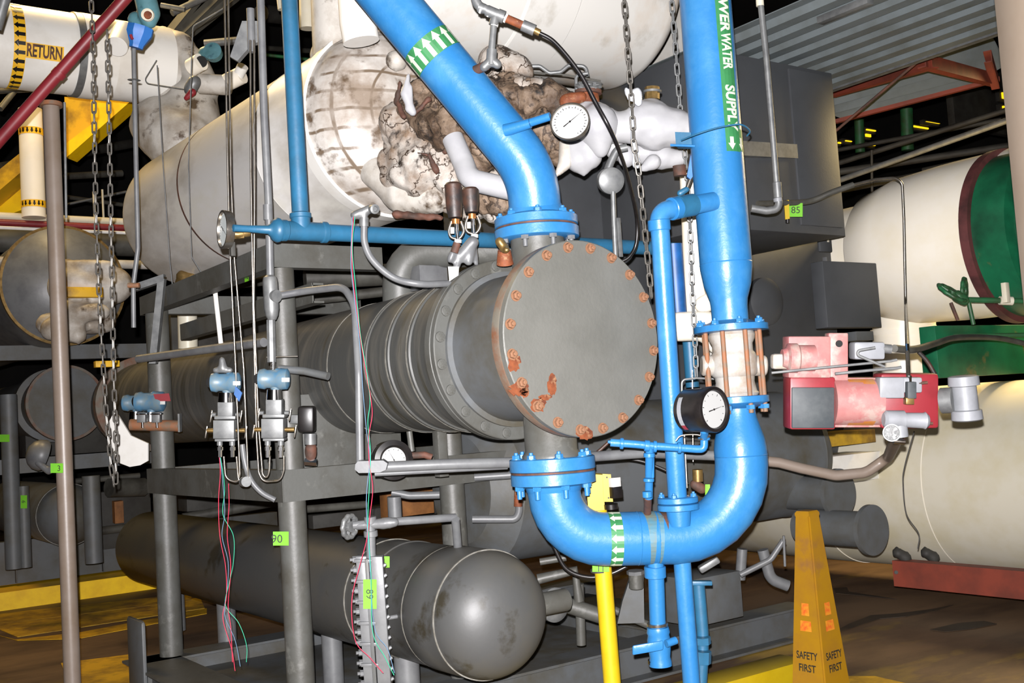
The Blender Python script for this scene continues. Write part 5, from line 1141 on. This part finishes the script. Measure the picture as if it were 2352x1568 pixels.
tb('conduit', 'galvanised', [(1744, -20, 5.4), (1760, 130), (1784, 425)], 7, cn, seg=16); cy('joint', 'cream', (1745, 0, 5.4), (1746, 14, 5.4), px(9, 5.4), cn)
cy('fitting', 'galvanised', (1784, 418, 5.4), (1787, 455, 5.4), px(10, 5.4), cn, cham=.003); cy('collar', 'pvc', (1786, 455, 5.4), (1787, 463, 5.4), px(10, 5.4), cn)
tb('elbow', 'galvanised', [(1788, 460, 5.4), (1790, 480), (1760, 484), (1725, 478)], 9, cn, bend=.05)
yv = thing('ball_valve', 'small yellow lever handle below the white conduit fitting', 'handle')
plate('lever', 'yellow', [(1801, 460), (1812, 459), (1814, 502), (1804, 504)], 6.5, yv, t=.012); cy('knob', 'black', (1809, 504, 6.5), (1809, 512, 6.5), .012, yv)
note('n', '85', 'lime green note reading 85 beside the small yellow lever handle', P(1827, 482, 6.55), RIGHT, UP, px(30, 7.1), px(29, 7.1), .5)
cbk = thing('compressor_block', 'massive plain grey machine block behind the bolted cover and blue riser', 'machine')
boxY('casing', 'grey_cabinet', 1650, 262, 1285, 800, 8.0, 1.3, cbk, bev=.02)
boxY('casing', 'grey_cabinet', 1905, 518, 1600, 1120, 8.3, 1.3, cbk, bev=.02)
boxY('casing', 'grey_cabinet', 1868, 740, 1420, 1150, 8.2, .6, cbk, bev=.02)
p_ = P(1893, 548, 7.95)
bm = B(); a_box(bm, p_, .14, .03, .20, (X, Y, Z), .012); mk('lifting_lug', bm, 'grey_cabinet', cbk)
bx('lug_opening', 'cream', p_ + X*.02 - Y*.018, (.02, .004, .055), cbk, bev=.001)
boxY('terminal_box', 'grey_cabinet', 2013, 604, 1902, 752, 7.35, .10, cbk, bev=.006)
bx('box_flange', 'grey_light', (1901, 672, 7.6), (.015, .03, .50), cbk)
la('boss', 'grey_cabinet', P(1772, 690, 7.72), Y, [(0, 0), (.01, .12), (.04, .17), (.3, .19)], cbk, 40)
# flexible cable from block to actuator
tb('flexible_cable', 'dark_pipe', [(1740, 468, 6.4), (1800, 466, 6.5), (1860, 462, 6.6), (1910, 442, 6.6), (1960, 424, 6.6)], 7, None, curve=True, seg=14, label='dark sheathed cable leaving the cabinet to the right, above the lime note', cat='cable')
tb('steel_capillary', 'steel', [(1955, 425, 6.6), (2010, 412), (2055, 408), (2072, 418), (2076, 500), (2080, 700), (2084, 800, 4.4), (2087, 882, 4.3)], 3.2, None, bend=.06, seg=10, label='thin shiny tube hooking over and dropping to the actuator positioner', cat='tube')
# horizontal oil drum behind the bend
od = thing('oil_separator', 'dark grey horizontal drum behind the blue bend with rounded right end', 'tank')
p_ = P(1085, 1120, 6.1); q_ = PY(1700, 0, p_.y); Ln = q_.x - p_.x; Rd = .43
la('shell', 'grey_dark', p_, X, [(-.1, 0), (-.08, Rd*.7), (.05, Rd)] + [(Ln - .01, Rd), (Ln, Rd + .006), (Ln + .01, Rd)] + [(Ln + .26*math.sin(t), Rd*math.cos(t)) for t in [k*math.pi/2/10 for k in range(1, 10)]] + [(Ln + .26, 0)], od, 72)
for x_, y_, d_, r_, l_, lb in ((1930, 1133, 6.9, 57, .45, 'smaller'), (2006, 1217, 6.6, 58, .55, 'larger')):
    t = thing('flanged_nozzle', ('upper' if lb == 'smaller' else 'lower') + ' dark grey blind flanged pipe nozzle poking right, behind the pylon top', 'pipe')
    c = P(x_, y_, d_); la('flange', 'grey_dark', c, Y, [(0, 0), (0, px(r_, d_)), (.03, px(r_, d_)), (.032, px(r_*.8, d_))], t, 48); la('barrel', 'grey_dark', c, Y, [(.03, px(r_*.72, d_)), (l_, px(r_*.72, d_))], t, 40)
# pale sheets and lines seen through the gaps
bx('pale_sheet', 'white', (1150, 1035, 6.6), (.75, .03, .20), None, label='pale panel showing under the exchanger behind the grey posts', cat='panel')
bx('pale_sheet', 'cream', (1400, 1060, 6.3), (.16, .03, .5), None, label='pale strip between lower flange and yellow bracket', cat='panel', ax=((X + Z*.45).normalized(), Y, (Z - X*.45).normalized()))
for pts, r, lb in (([(1090, 1096, 5.6), (1180, 1090)], 9, 'dusty pipe left of the lower blue flange, running into the post'), ([(1085, 1192, 5.7), (1185, 1192), (1193, 1175), (1190, 1118)], 9, 'grey pipe with rusty riser below the lower blue flange'), ([(900, 1130, 5.6), (940, 1138), (1010, 1136)], 9, 'short dull pipe under the horizontal grey pipe and gauge'), ([(905, 1140, 5.5), (908, 1200)], 16, 'stubby vertical pipe above the level gauge cross pipe'), ([(1640, 1046, 5.8), (1790, 1062), (1840, 1075), (1920, 1092), (1990, 1085), (2040, 1050), (2060, 1005, 4.6)], 12, 'dusty conduit sweeping from the blue bend up to the red actuator')):
    tb('dull_pipe', 'grey_light' if 'sweeping' not in lb else 'beige', pts, r, None, bend=.12, seg=16, label=lb, cat='pipe')
cy('rusty_valve', 'rust', (1191, 1128, 5.65), (1190, 1162, 5.65), px(10, 5.6), None, label='rusty valve piece on the riser left of the blue bend', cat='valve')
tb('black_hose', 'black_rubber', [(1402, 1012, 5.0), (1370, 1040), (1350, 1052)], 4, None, curve=True, seg=10, label='black hose behind the end of the painted blue tubing', cat='hose')
tb('black_hose', 'black', [(1270, 1250, 4.85), (1300, 1305), (1350, 1325), (1400, 1318), (1440, 1300)], 5, None, curve=True, seg=10, label='black hose looping under the blue bend around the yellow post', cat='hose')
tb('black_hose', 'black', [(1400, 1052, 5.4), (1470, 1058), (1540, 1085), (1580, 1110)], 3.5, None, curve=True, seg=8, label='thin black line sloping behind the blue tubing tee', cat='hose')
# machinery low, between tank and drains
lp = thing('oil_pump_piping', 'grey pipework and pump pieces on the skid between tank and blue drains', 'pump')
for pts, r in (([(1235, 1330, 5.6), (1320, 1310), (1330, 1380)], 12), ([(1290, 1385, 5.6), (1400, 1420)], 18), ([(1330, 1340, 5.7), (1335, 1480)], 11), ([(1240, 1290, 5.6), (1300, 1280)], 8), ([(1410, 1400, 5.8), (1500, 1440)], 9)): tb('pipe_piece', 'grey', pts, r, lp, seg=20)
la('blind_cap', 'galvanised', P(1270, 1388, 5.4), -Y, [(-.1, .06), (0, .085), (.02, .085), (.04, .06), (.045, 0)], lp, 32)
plate('gusset', 'grey_dark', [(1450, 1320), (1478, 1318), (1480, 1430), (1418, 1432), (1430, 1380)], 5.7, lp, t=.04); cy('strainer', 'grey', (1460, 1315, 5.65), (1462, 1352, 5.65), px(17, 5.65), lp, cham=.006); cy('strainer_cap', 'grey_light', (1459, 1310, 5.65), (1459.5, 1318, 5.65), px(20, 5.65), lp, seg=8)
bx('clip', 'galvanised', (1628, 1296, 5.3), (.11, .05, .035), lp, ax=((RIGHT + UP*.6).normalized(), FWD, (UP - RIGHT*.6).normalized()), bev=.01)
boxY('support', 'grey_dark', 1700, 1310, 1600, 1440, 6.2, .3, lp)
for k_, (pts, r) in enumerate((([(1752, 1262, 6.3), (1770, 1330), (1810, 1345)], 13), ([(1700, 1320, 6.2), (1770, 1285), (1800, 1240)], 7), ([(1705, 1260, 6.4), (1700, 1330)], 12), ([(1800, 1230, 6.0), (1803, 1300)], 3))): tb('pipe_piece', 'grey_light', pts, r, lp, bend=.08, seg=16)
rbp = thing('reading_rod_valve', 'brown float switch with hanging steel rods right of the branch pipe foot', 'switch')
tb('rod', 'steel', [(1572, 1000, 4.9), (1578, 1120)], 2.2, rbp, seg=8); tb('rod', 'steel', [(1590, 850, 5.0), (1592, 1060)], 1.6, rbp, seg=8)
cy('body', 'brass', (1602, 1078, 4.95), (1603, 1105, 4.95), px(12, 4.9), rbp); blob('base', 'rust_dark', [(P(1596, 1112, 4.95), P(1612, 1122, 4.95), .025, .025)], rbp, .008)
note('n', '', 'lime green slip edge on beside the brown float switch', P(1625, 1125, 4.85), RIGHT, UP, px(11, 4.85), px(26, 4.85))
note('n', '', 'lime green scrap peeking behind the large black gauge', P(1572, 907, 4.35), RIGHT, UP, px(14, 4.4), px(20, 4.4))
tb('handle_rod', 'galvanised', [(1566, 905, 4.9), (1566, 872), (1600, 868), (1640, 870)], 2.5, None, bend=.02, seg=8, label='thin bent rod between the branch pipe and control valve', cat='rod')
# =================================================================== red actuator
ra = thing('red_actuator', 'worn red pneumatic actuator with dusty white positioner, right of the control valve', 'actuator')
da = 4.3; AX = (RIGHT*.985 - UP*.0).normalized(); FW = FWD
def rb(nm, m, x0, y0, x1, y1, dz, t, bev=.006, **k):
    c = (P(x0, y0, da) + P(x1, y1, da))/2 + FWD*(dz + t/2); return bx(nm, m, c, (px(abs(x1-x0), da), t, px(abs(y1-y0), da)), ra, ax=(RIGHT, FWD, UP), bev=bev, **k)
rb('yoke_box', 'red_worn', 1814, 772, 1912, 868, .02, .10); rb('mounting_plate', 'red_worn', 1910, 764, 1956, 875, .04, .06)
rb('main_box', 'red', 1819, 866, 1925, 988, .03, .12, .010); rb('front_cover', 'panel_dark', 1822, 890, 1920, 984, .018, .014, .004, label='dark scratched cover plate')
rb('right_plate', 'red', 2030, 858, 2166, 986, .035, .11, .014); rb('middle_plate', 'red_worn', 1915, 868, 2040, 984, .05, .10)
cc_ = P(1985, 925, da); la('cylinder', 'red_worn', P(1922, 925, da) + FWD*.08, RIGHT, [(0, px(56, da)), (px(110, da), px(56, da))], ra, 48)
la('worn_drum', 'orange', P(1955, 925, da) + FWD*.085, RIGHT, [(0, px(57.5, da)), (px(60, da), px(58, da))], ra, 48, label='faded orange drum section')
bm_ = [P(1917, 868, da), P(1985, 868, da), P(1960, 895, da), P(1945, 940, da), P(1918, 935, da)]
la('stem_cover', 'red_worn', P(1870, 822, da), -RIGHT, [(0, px(30, da)), (px(36, da), px(30, da)), (px(40, da), px(34, da)), (px(60, da), px(34, da)), (px(64, da), px(24, da)), (px(74, da), px(20, da))], ra, 36)
rb('stem_bracket', 'cast_white', 1773, 812, 1836, 848, -.01, .05, .012); cy('screw_head', 'steel', P(1824, 827, da) - FWD*.012, P(1824, 827, da) - FWD*.02, .011, ra, seg=6)
cy('plug_hole', 'hole', P(1934, 789, da) + FWD*.036, P(1934, 789, da) + FWD*.04, .014, ra, seg=16)
rb('switch_box', 'pvc', 1968, 785, 2040, 826, .03, .08, .010); cy('cable_gland', 'galvanised', P(2036, 800, da) + FWD*.05, P(2056, 802, da) + FWD*.05, px(11, da), ra)
rb('positioner', 'pvc', 2018, 866, 2075, 914, -.015, .06, .006); rb('positioner', 'pvc', 2070, 866, 2118, 902, -.005, .05, .008)
rb('manifold_block', 'panel_dark', 2078, 876, 2098, 914, -.035, .04, .003); rb('brass_block', 'brass', 2075, 912, 2094, 928, -.03, .035, .003)
cy('fitting', 'chrome', P(2090, 862, da), P(2090, 878, da), .008, ra, seg=6); cy('fitting', 'chrome', P(2084, 790, da+.04), P(2085, 806, da+.03), .007, ra, seg=6)
la('regulator', 'pvc', P(2025, 962, da) - FWD*.02, RIGHT - UP*.03, [(0, px(14, da)), (.01, px(21, da)), (px(46, da), px(22, da)), (px(48, da), px(17, da)), (px(90, da), px(18, da)), (px(95, da), px(20, da)), (px(102, da), px(14, da)), (px(104, da), 0)], ra, 20)
cy('regulator_bowl', 'pvc', P(2060, 970, da) - FWD*.02, P(2064, 1002, da) - FWD*.02, px(18, da), ra)
g_ = P(2038, 991, da) - FWD*.05; la('small_gauge', 'galvanised', g_, -FWD - RIGHT*.25, [(-.035, px(17, da)), (0, px(20, da)), (.004, px(20, da)), (.004, px(17, da)), (0, px(16, da))], ra, 32)
dial(ra, g_, (-FWD - RIGHT*.25).normalized(), px(16, da), -20, ticks=9)
cy('drain_petcock', 'chrome', P(2052, 1012, da), P(2078, 1014, da), .012, ra); cy('screw', 'rust_dark', P(2110, 880, da), P(2130, 878, da), .006, ra, seg=8); cy('screw', 'rust_dark', P(2124, 972, da), P(2142, 972, da), .006, ra, seg=8)
pf = thing('air_filter', 'grey ribbed air filter canister at the right end of the actuator', 'filter')
c = P(2212, 862, da + .02); dn = (P(2222, 966, da + .02) - c); H_ = dn.length
la('canister', 'pvc', c, dn, [(0, .044), (.004, .058), (H_*.22, .060), (H_*.24, .046), (H_*.75, .047), (H_*.77, .058), (H_*.97, .060), (H_, .05)], pf, 40)
for k in range(30):
    t = 2*math.pi*k/30; u0, v0 = frame(dn); dirv = u0*math.cos(t) + v0*math.sin(t)
    for s_ in (.11, .87): a0_ = c + dn*s_ + dirv*.0595; pass
cy('neck', 'galvanised', P(2163, 920, da + .06), P(2192, 918, da + .03), px(30, da), pf)
for pts, r, lb in (([(1772, 856, 4.25), (1900, 843), (2046, 829), (2060, 826)], 3.2, 'long thin linkage rod crossing the red actuator top'), ([(1918, 858, 4.26), (2000, 850), (2060, 845), (2070, 843)], 3.6, 'second thin rod under the long linkage rod on the actuator'), ([(2010, 798, 4.24), (1952, 808), (2032, 842)], 3.4, 'small bent wire arm folded like a vee above the actuator')): tb('linkage_rod', 'galvanised', pts, r, None, bend=.012, seg=8, label=lb, cat='rod')
tb('flexible_cable', 'dark_pipe', [(2054, 800, 4.4), (2100, 802, 4.6), (2150, 788, 5.2), (2200, 775, 5.8), (2290, 776, 6.4), (2360, 790, 6.6)], 9, None, curve=True, seg=14, label='brown black cable from the white switch box toward the green machine', cat='cable')
tb('flexible_cable', 'black_rubber', [(2110, 808, 4.8), (2130, 830), (2148, 860)], 5, None, curve=True, seg=10, label='short dark cable dropping behind the right red plate', cat='cable')
# =================================================================== big cream vessels at right
bv = thing('cream_vessel', 'very large cream insulated cylinder low at the right edge', 'vessel')
c = P(2352, 1096, 7.6); Rv = px(222, 7.6)
la('shell', 'cream', c, Y, [(-2.2, Rv), (-.4, Rv), (-.398, Rv + .003), (.35, Rv + .003), (.352, Rv), (1.3, Rv), (1.302, Rv + .003), (2.2, Rv + .003), (2.21, Rv), (6, Rv)], bv, 110)
for s_ in (-.4, .35, 1.3): la('seam', 'brass', c, Y, [(s_, Rv - .02), (s_, Rv + .0045), (s_ + .006, Rv + .0045), (s_ + .006, Rv - .02)], bv, 96); ALL[-1].data.materials[0] = M['cream_pipe']
tb('thin_wire', 'dark_steel', [(2100, 990, 5.9), (2078, 1070), (2074, 1110), (2082, 1180), (2110, 1225), (2108, 1260)], 1.3, None, curve=True, seg=6, label='thin dark wire hanging in front of the big cream cylinder', cat='wire')
rbm = thing('red_beam', 'long dull red steel beam lying under the big cream cylinder', 'beam')
c = P(2052, 1316, 7.3); chan(c, c - Y*3.0, .17, .10, 'channel', 'red', rbm); ALL[-1].data.materials[0] = M['red_primer']; cy('end_bolt', 'dark_steel', (2058, 1314, 7.25), (2058.5, 1314, 7.2), .012, rbm)
for x_, lb in ((2060, 'left'), (2125, 'right')): blob('saddle_pad', 'dark_steel', [(P(x_, 1268, 7.3), P(x_ + 22, 1280, 7.3), .04, .045)], None, .02, .04, .06, label='dark crusted lump under the cream cylinder, the ' + lb + ' one of two', cat='saddle')
cpp = thing('cream_duct', 'glossy cream insulated duct entering the green machine at right', 'duct')
c = P(2108, 585, 8.2)
la('shell', 'cream_pipe', c, Y, [(-.02, .46), (0, .462), (1.4, .462)], cpp, 80)
c2 = P(2200, 556, 7.6); la('bell', 'cream_pipe', c2, Y, [(-.6, .55), (-.1, .55), (.0, .548), (.35, .53), (.60, .47), (.62, .45)], cpp, 80)
tb('drop_leg', 'cream_pipe', [(2075, 690, 8.2), (2078, 880, 8.2)], 69, cpp, seg=48); cy('leg_collar', 'cream_pipe', (2074, 752, 8.2), (2075, 764, 8.2), px(72, 8.2), cpp)
gm = thing('green_machine', 'dark green machine barrel with brown flange ring at the right edge', 'machine')
c = P(2338, 540, 7.1); Rg = px(202, 7.1)
la('flange_ring', 'maroon', c, Y, [(0, Rg*.9), (0, Rg), (.06, Rg), (.06, Rg*.9)], gm, 90); la('barrel', 'green_machine', c, -Y, [(0, Rg*.93), (.22, Rg*.93), (.24, Rg*.80), (.60, Rg*.80)], gm, 80)
la('flange_ring', 'maroon', c - Y*.60, -Y, [(0, Rg*.8), (0, Rg*.95), (.05, Rg*.95), (.05, Rg*.8)], gm, 80); la('barrel', 'green_machine', c - Y*.65, -Y, [(0, Rg*.86), (2.0, Rg*.86)], gm, 80)
boxY('pedestal', 'green_machine', 2400, 745, 2158, 868, 7.9, .12, gm); ALL[-1].data.materials[0] = M['green_machine']
bx('bracket', 'cream', (2310, 672, 6.5), (.04, .03, .12), gm)
gv = thing('green_valve', 'small green handwheel valve on a green pipe in front of the cream duct', 'valve')
handwheel(gv, P(2186, 672, 6.6), (UP*.8 - FWD*.4 + RIGHT*.4), .085, .012, 'green_machine'); ALL[-1].data.materials[0] = M['green_pipe']
handwheel(gv, P(2215, 668, 6.65), (RIGHT*.8 - FWD*.5), .075, .012, 'green_pipe')
blob('body', 'green_pipe', [(P(2200, 680, 6.6), P(2215, 690, 6.6), .04, .035)], gv, .012); tb('pipe_run', 'green_pipe', [(2215, 688, 6.6), (2380, 692, 6.6)], 6.5, gv, seg=16)
tb('stem', 'rust_dark', [(2184, 695, 6.6), (2200, 735)], 4, gv); tb('stem', 'green_pipe', [(2224, 690, 6.6), (2236, 745)], 5, gv); cy('clamp', 'cream', (2296, 690, 6.6), (2325, 691, 6.6), px(10, 6.6), gv)
tb('green_pipe', 'green_pipe', [(2190, 772, 6.8), (2260, 770), (2400, 768)], 5, None, seg=12, label='thin green pipe above the big cream cylinder at right', cat='pipe')
# tape bound boxes under actuator
ub_ = thing('tan_box', 'tan boxed support seen beneath the red actuator', 'box')
boxY('box', 'yellow_floor', 2010, 985, 1872, 1030, 7.6, .3, ub_); boxY('white_base', 'white', 2050, 1032, 1868, 1120, 7.9, .3, ub_)
boxY('dark_slot', 'grey_dark', 2006, 760, 1968, 782, 7.6, .1, ub_)
# =================================================================== beige column at extreme right
a_ = P(2305, 0, 3.6); zc_ = .0
bcl = thing('beige_column', 'pale beige square column at the extreme upper right edge', 'column')
bx('shaft', 'beige_post', Vector(((P(2342, 330, 3.6) + RIGHT*.15).x, (P(2342, 330, 3.6) + RIGHT*.15).y, 2.6)), (.26, .26, 5.2), bcl, ax=((RIGHT - Z*RIGHT.z).normalized(), (FWD - Z*FWD.z).normalized(), Z), bev=.01)
# =================================================================== mezzanine deck above right
zd = 3.75; dk = thing('mezzanine_deck', 'ribbed metal underside of a mezzanine deck, upper right', 'deck')
e0 = PZ(1912, 200, zd); 
bm = B(); xs = []; nx = 8; xe = e0.x; w_ = .19
prof = []
for k in range(nx):
    x0 = xe - k*w_; prof += [(x0, 0), (x0 - w_*.42, 0), (x0 - w_*.5, .045), (x0 - w_*.92, .045)]
y0_, y1_ = e0.y + 2.2, -1.5
A_ = [bm.verts.new((x_, y0_, zd + z_)) for x_, z_ in prof]; B_ = [bm.verts.new((x_, y1_, zd + z_)) for x_, z_ in prof]
for k in range(len(prof) - 1): bm.faces.new((A_[k], A_[k+1], B_[k+1], B_[k]))
dko = mk('ribbed_sheet', bm, 'deck_metal', dk, flat=True); sm = dko.modifiers.new('thickness', 'SOLIDIFY'); sm.thickness = .006
chan(Vector((xe + .02, y0_, zd + .05)), Vector((xe + .02, y1_, zd + .05)), .13, .05, 'edge_angle', 'galvanised', dk)
bx('hanger', 'galvanised', PZ(1940, 25, zd - .02), (.06, .35, .04), dk)
def rbeam(p, q, h=.16, w=.10, m='red_primer', par=None): return chan(p, q, h, w, 'beam', m, par)
rf_ = thing('red_roof_frame', 'rust red steel frame with pale roof sheets beyond the mezzanine edge', 'roof frame')
rbeam(P(1905, 212, 9.2), P(2140, 143, 8.0), .085, .06, 'red_primer', rf_); rbeam(P(2125, 138, 8.0), P(2290, 182, 9.3), .10, .06, 'red_primer', rf_); rbeam(P(1900, 283, 9.8), P(2296, 180, 9.2), .035, .04, 'red_primer', rf_); rbeam(P(2277, 128, 9.0), P(2294, 190, 9.2), .10, .06, 'red_primer', rf_, ) 
for k, (a4) in enumerate((((1900, 228), (2135, 158), (2180, 168), (1905, 245)), ((1905, 246), (2180, 168), (2232, 178), (1910, 262)), ((1910, 264), (2236, 180), (2262, 186), (1945, 276)))):
    q = [P(x_, y_, 9.9 + .12*k) for x_, y_ in a4]; bm = B(); a_prism(bm, q, Z*.03); mk('roof_sheet', bm, 'deck_metal', rf_, flat=True)
q = [P(x_, y_, 9.6) for x_, y_ in ((1900, 196), (2125, 128), (2145, 100), (2270, 70), (2310, 150), (2275, 170), (2140, 135), (1905, 212))]; bm = B(); a_prism(bm, q, Z*.03); mk('roof_sheet', bm, 'deck_metal', rf_, flat=True)
tb('brace_rod', 'rust_dark', [(1920, 300, 8.0), (2180, 80, 7.4), (2300, 25, 7.2)], 3.2, None, seg=10, label='thin rusty brace rod crossing diagonally below the mezzanine edge', cat='rod')
tb('pale_conduit', 'galvanised', [(1925, 415, 9.5), (2352, 263, 8.3)], 6.5, None, seg=14, label='pale straight conduit rising to the right above the cream duct', cat='conduit')
for pts, r, lb in (([(1925, 375, 11), (2352, 240, 10)], 6, 'dim pipe above and parallel to the pale conduit'), ([(1925, 395, 11), (2350, 330, 10.5)], 8, 'dim pipe crossing behind the pale conduit'), ([(1920, 345, 12), (2300, 275, 11)], 5, 'dim pipe nearest under the roof frame'), ([(2120, 395, 10.5), (2352, 345, 10)], 10, 'dim thick pipe above the brown flange ring'), ([(2002, 345, 10), (2003, 440, 10)], 3, 'dim vertical hanger rod above the cream duct'), ([(1915, 440, 10.5), (2130, 398, 10)], 7, 'dim pipe lying just over the cream duct')): far('dim_pipe', 'dark_steel', pts, r, lb)
for x_, y0_, y1_, r in ((2082, 250, 345, 14), (1973, 275, 350, 11)): far('green_column', 'green_pipe', [(x_, y0_, 13), (x_ + 3, y1_, 13)], r, 'green vertical pipe in the distance, ' + ('right' if x_ > 2000 else 'left') + ' one of two')
# lit panes far away
wn = 0
for (x0, y0, x1, y1) in ((2234, 226, 2271, 249), (2301, 212, 2332, 232), (2303, 243, 2334, 259), (2127, 279, 2158, 284), (2098, 288, 2132, 297), (1990, 296, 2011, 302), (1988, 307, 2000, 315), (1995, 330, 2010, 335), (1925, 326, 1931, 330), (1942, 322, 1956, 326), (2214, 237, 2222, 242)):
    wn += 1; a_ = P(x0, y0, 15.0); b__ = PY(x1, y1, a_.y); c = (a_ + b__)/2
    f = bx('window_%d' % wn, 'dark_steel', c + Y*.05, (abs(a_.x - b__.x) + .06, .06, abs(a_.z - b__.z) + .06), None, bev=.001, kind='structure'); bx('pane', 'window_glow', c - Y*.0, (abs(a_.x - b__.x), .02, abs(a_.z - b__.z)), f, bev=.001)
bx('window_20', 'dark_steel', (2285, 236, 15.2), (2.2, .1, .9), None, kind='structure')
# =================================================================== safety pylon
sp = thing('safety_pylon', 'tall yellow four sided safety pylon with faded lettering, lower right', 'safety cone')
dsp = 5.45; tp = P(1853, 1172, dsp); base_w = .265; top_w = .088; ht = tp.z
ro = R_(38); fx_ = (RIGHT*math.cos(ro) + FWD*math.sin(ro)); fx_.z = 0; fx_.normalize(); fy_ = Z.cross(fx_)
cb_ = Vector((P(1888, 1560, dsp).x, P(1888, 1560, dsp).y, 0)); cb_ = Vector((tp.x, tp.y, 0)) + FWD*0
prof_ = [(0, base_w), (.03, base_w), (.03, base_w - .05), (ht - .03, top_w), (ht - .01, top_w*.96), (ht, top_w*.80)]
bm = B(); rings = []
for z_, w in prof_:
    rings.append([bm.verts.new(Vector((tp.x, tp.y, z_)) + (fx_*i + fy_*j)*w/2) for i, j in ((-1, -1), (1, -1), (1, 1), (-1, 1))])
for a_, b__ in zip(rings, rings[1:]):
    for k in range(4): bm.faces.new((a_[k], a_[(k+1) % 4], b__[(k+1) % 4], b__[k]))
bm.faces.new(rings[-1]); bm.faces.new(rings[0][::-1])
es = [e for e in bm.edges if abs(e.verts[0].co.z - e.verts[1].co.z) > .2]; bmesh.ops.bevel(bm, geom=es, offset=.008, segments=2, affect='EDGES')
mk('body', bm, 'cone', sp)
def conep(side, u, z_):  # point on a side face, u = -1..1
    w = (base_w - .05) + (top_w - (base_w - .05))*((z_ - .03)/(ht - .06))
    n_, t_ = side; return Vector((tp.x, tp.y, z_)) + n_*(w/2 + .0015) + t_*(u*w/2)
sides = []
for n_ in (fx_, -fx_, fy_, -fy_):
    c = Vector((tp.x, tp.y, .5)) + n_*.1
    if (CAMP - c).dot(n_) > .6:
        t_ = Z.cross(n_); t_ = t_ if t_.dot(RIGHT) > 0 else -t_; sides.append((n_, t_))
for sd in sides:
    up_ = (conep(sd, 0, .5) - conep(sd, 0, .2)).normalized()
    for s_, z_ in (('SAFETY', .255), ('FIRST', .195)):
        tm, tw_ = text_bm(s_, .036, .02); k_ = .125/tw_ if s_ == 'SAFETY' else .10/tw_
        for v in tm.verts: v.co.x = (v.co.x - tw_/2)*k_
        lay('lettering', tm, 'ink', conep(sd, 0, z_), sd[1], up_, sp)
    for z_, w, h in ((.39, .15, .05), (.465, .11, .06)):
        bm = B(); q = [conep(sd, -w*5.5*.5, z_), conep(sd, w*5.5*.5, z_), conep(sd, w*5.2*.5, z_ + h), conep(sd, -w*5.2*.5, z_ + h)]
        bm.faces.new([bm.verts.new(v) for v in q]); mk('printed_sign', bm, 'cone_print', sp, flat=True)
for (x0, y0, x1, y1, d_), lb in (((236, 1120, 345, 1262, 11.5), 'plain dark box added to darken the gap between the two left grey posts'), ((400, 700, 620, 900, 9.6), 'plain dark box added to darken the gap behind the centre of the long heat exchanger'), ((60, 880, 330, 1050, 12.0), 'plain dark box added to darken the view behind the far heat exchanger cover')):
    t = thing('gap_darkening_box', lb, 'machine'); boxY('casing', 'dark_steel', x1, y0, x0, y1, d_, .5, t)  # plain dark boxes added only to darken the gaps behind the frames
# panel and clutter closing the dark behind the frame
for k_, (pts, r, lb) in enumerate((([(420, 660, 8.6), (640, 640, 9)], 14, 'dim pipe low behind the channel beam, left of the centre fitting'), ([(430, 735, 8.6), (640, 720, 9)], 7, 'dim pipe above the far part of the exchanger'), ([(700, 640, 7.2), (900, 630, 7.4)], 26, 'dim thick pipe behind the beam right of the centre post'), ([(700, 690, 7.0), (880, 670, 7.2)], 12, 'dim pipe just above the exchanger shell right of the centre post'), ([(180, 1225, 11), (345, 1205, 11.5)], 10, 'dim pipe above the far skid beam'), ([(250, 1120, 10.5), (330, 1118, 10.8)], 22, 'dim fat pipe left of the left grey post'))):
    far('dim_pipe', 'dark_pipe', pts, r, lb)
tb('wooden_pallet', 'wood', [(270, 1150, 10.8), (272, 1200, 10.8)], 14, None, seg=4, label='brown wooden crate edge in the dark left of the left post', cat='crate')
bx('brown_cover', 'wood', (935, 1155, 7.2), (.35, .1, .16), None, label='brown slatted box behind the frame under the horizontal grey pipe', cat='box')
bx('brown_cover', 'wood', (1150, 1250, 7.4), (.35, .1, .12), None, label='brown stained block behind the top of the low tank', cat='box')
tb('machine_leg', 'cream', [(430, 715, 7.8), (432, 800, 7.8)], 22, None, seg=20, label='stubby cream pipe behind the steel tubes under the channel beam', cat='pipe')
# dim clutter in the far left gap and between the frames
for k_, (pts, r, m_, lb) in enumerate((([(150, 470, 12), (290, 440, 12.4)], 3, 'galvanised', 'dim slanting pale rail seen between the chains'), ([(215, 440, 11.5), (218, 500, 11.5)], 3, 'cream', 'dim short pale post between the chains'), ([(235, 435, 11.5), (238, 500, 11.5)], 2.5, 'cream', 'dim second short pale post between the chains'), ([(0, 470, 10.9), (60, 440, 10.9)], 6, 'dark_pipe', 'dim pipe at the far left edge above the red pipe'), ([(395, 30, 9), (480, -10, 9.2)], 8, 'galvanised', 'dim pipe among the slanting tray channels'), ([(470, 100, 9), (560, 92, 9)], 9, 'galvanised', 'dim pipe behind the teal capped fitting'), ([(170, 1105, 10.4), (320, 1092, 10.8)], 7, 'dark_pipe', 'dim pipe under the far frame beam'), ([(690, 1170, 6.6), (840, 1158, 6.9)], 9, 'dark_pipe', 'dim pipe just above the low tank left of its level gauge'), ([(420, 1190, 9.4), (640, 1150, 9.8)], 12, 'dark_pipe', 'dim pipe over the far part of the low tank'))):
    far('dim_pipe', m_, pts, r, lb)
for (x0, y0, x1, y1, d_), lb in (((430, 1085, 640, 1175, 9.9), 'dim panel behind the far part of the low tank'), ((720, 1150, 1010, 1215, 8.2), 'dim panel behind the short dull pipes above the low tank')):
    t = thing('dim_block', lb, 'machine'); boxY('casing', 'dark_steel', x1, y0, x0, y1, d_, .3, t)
finish()
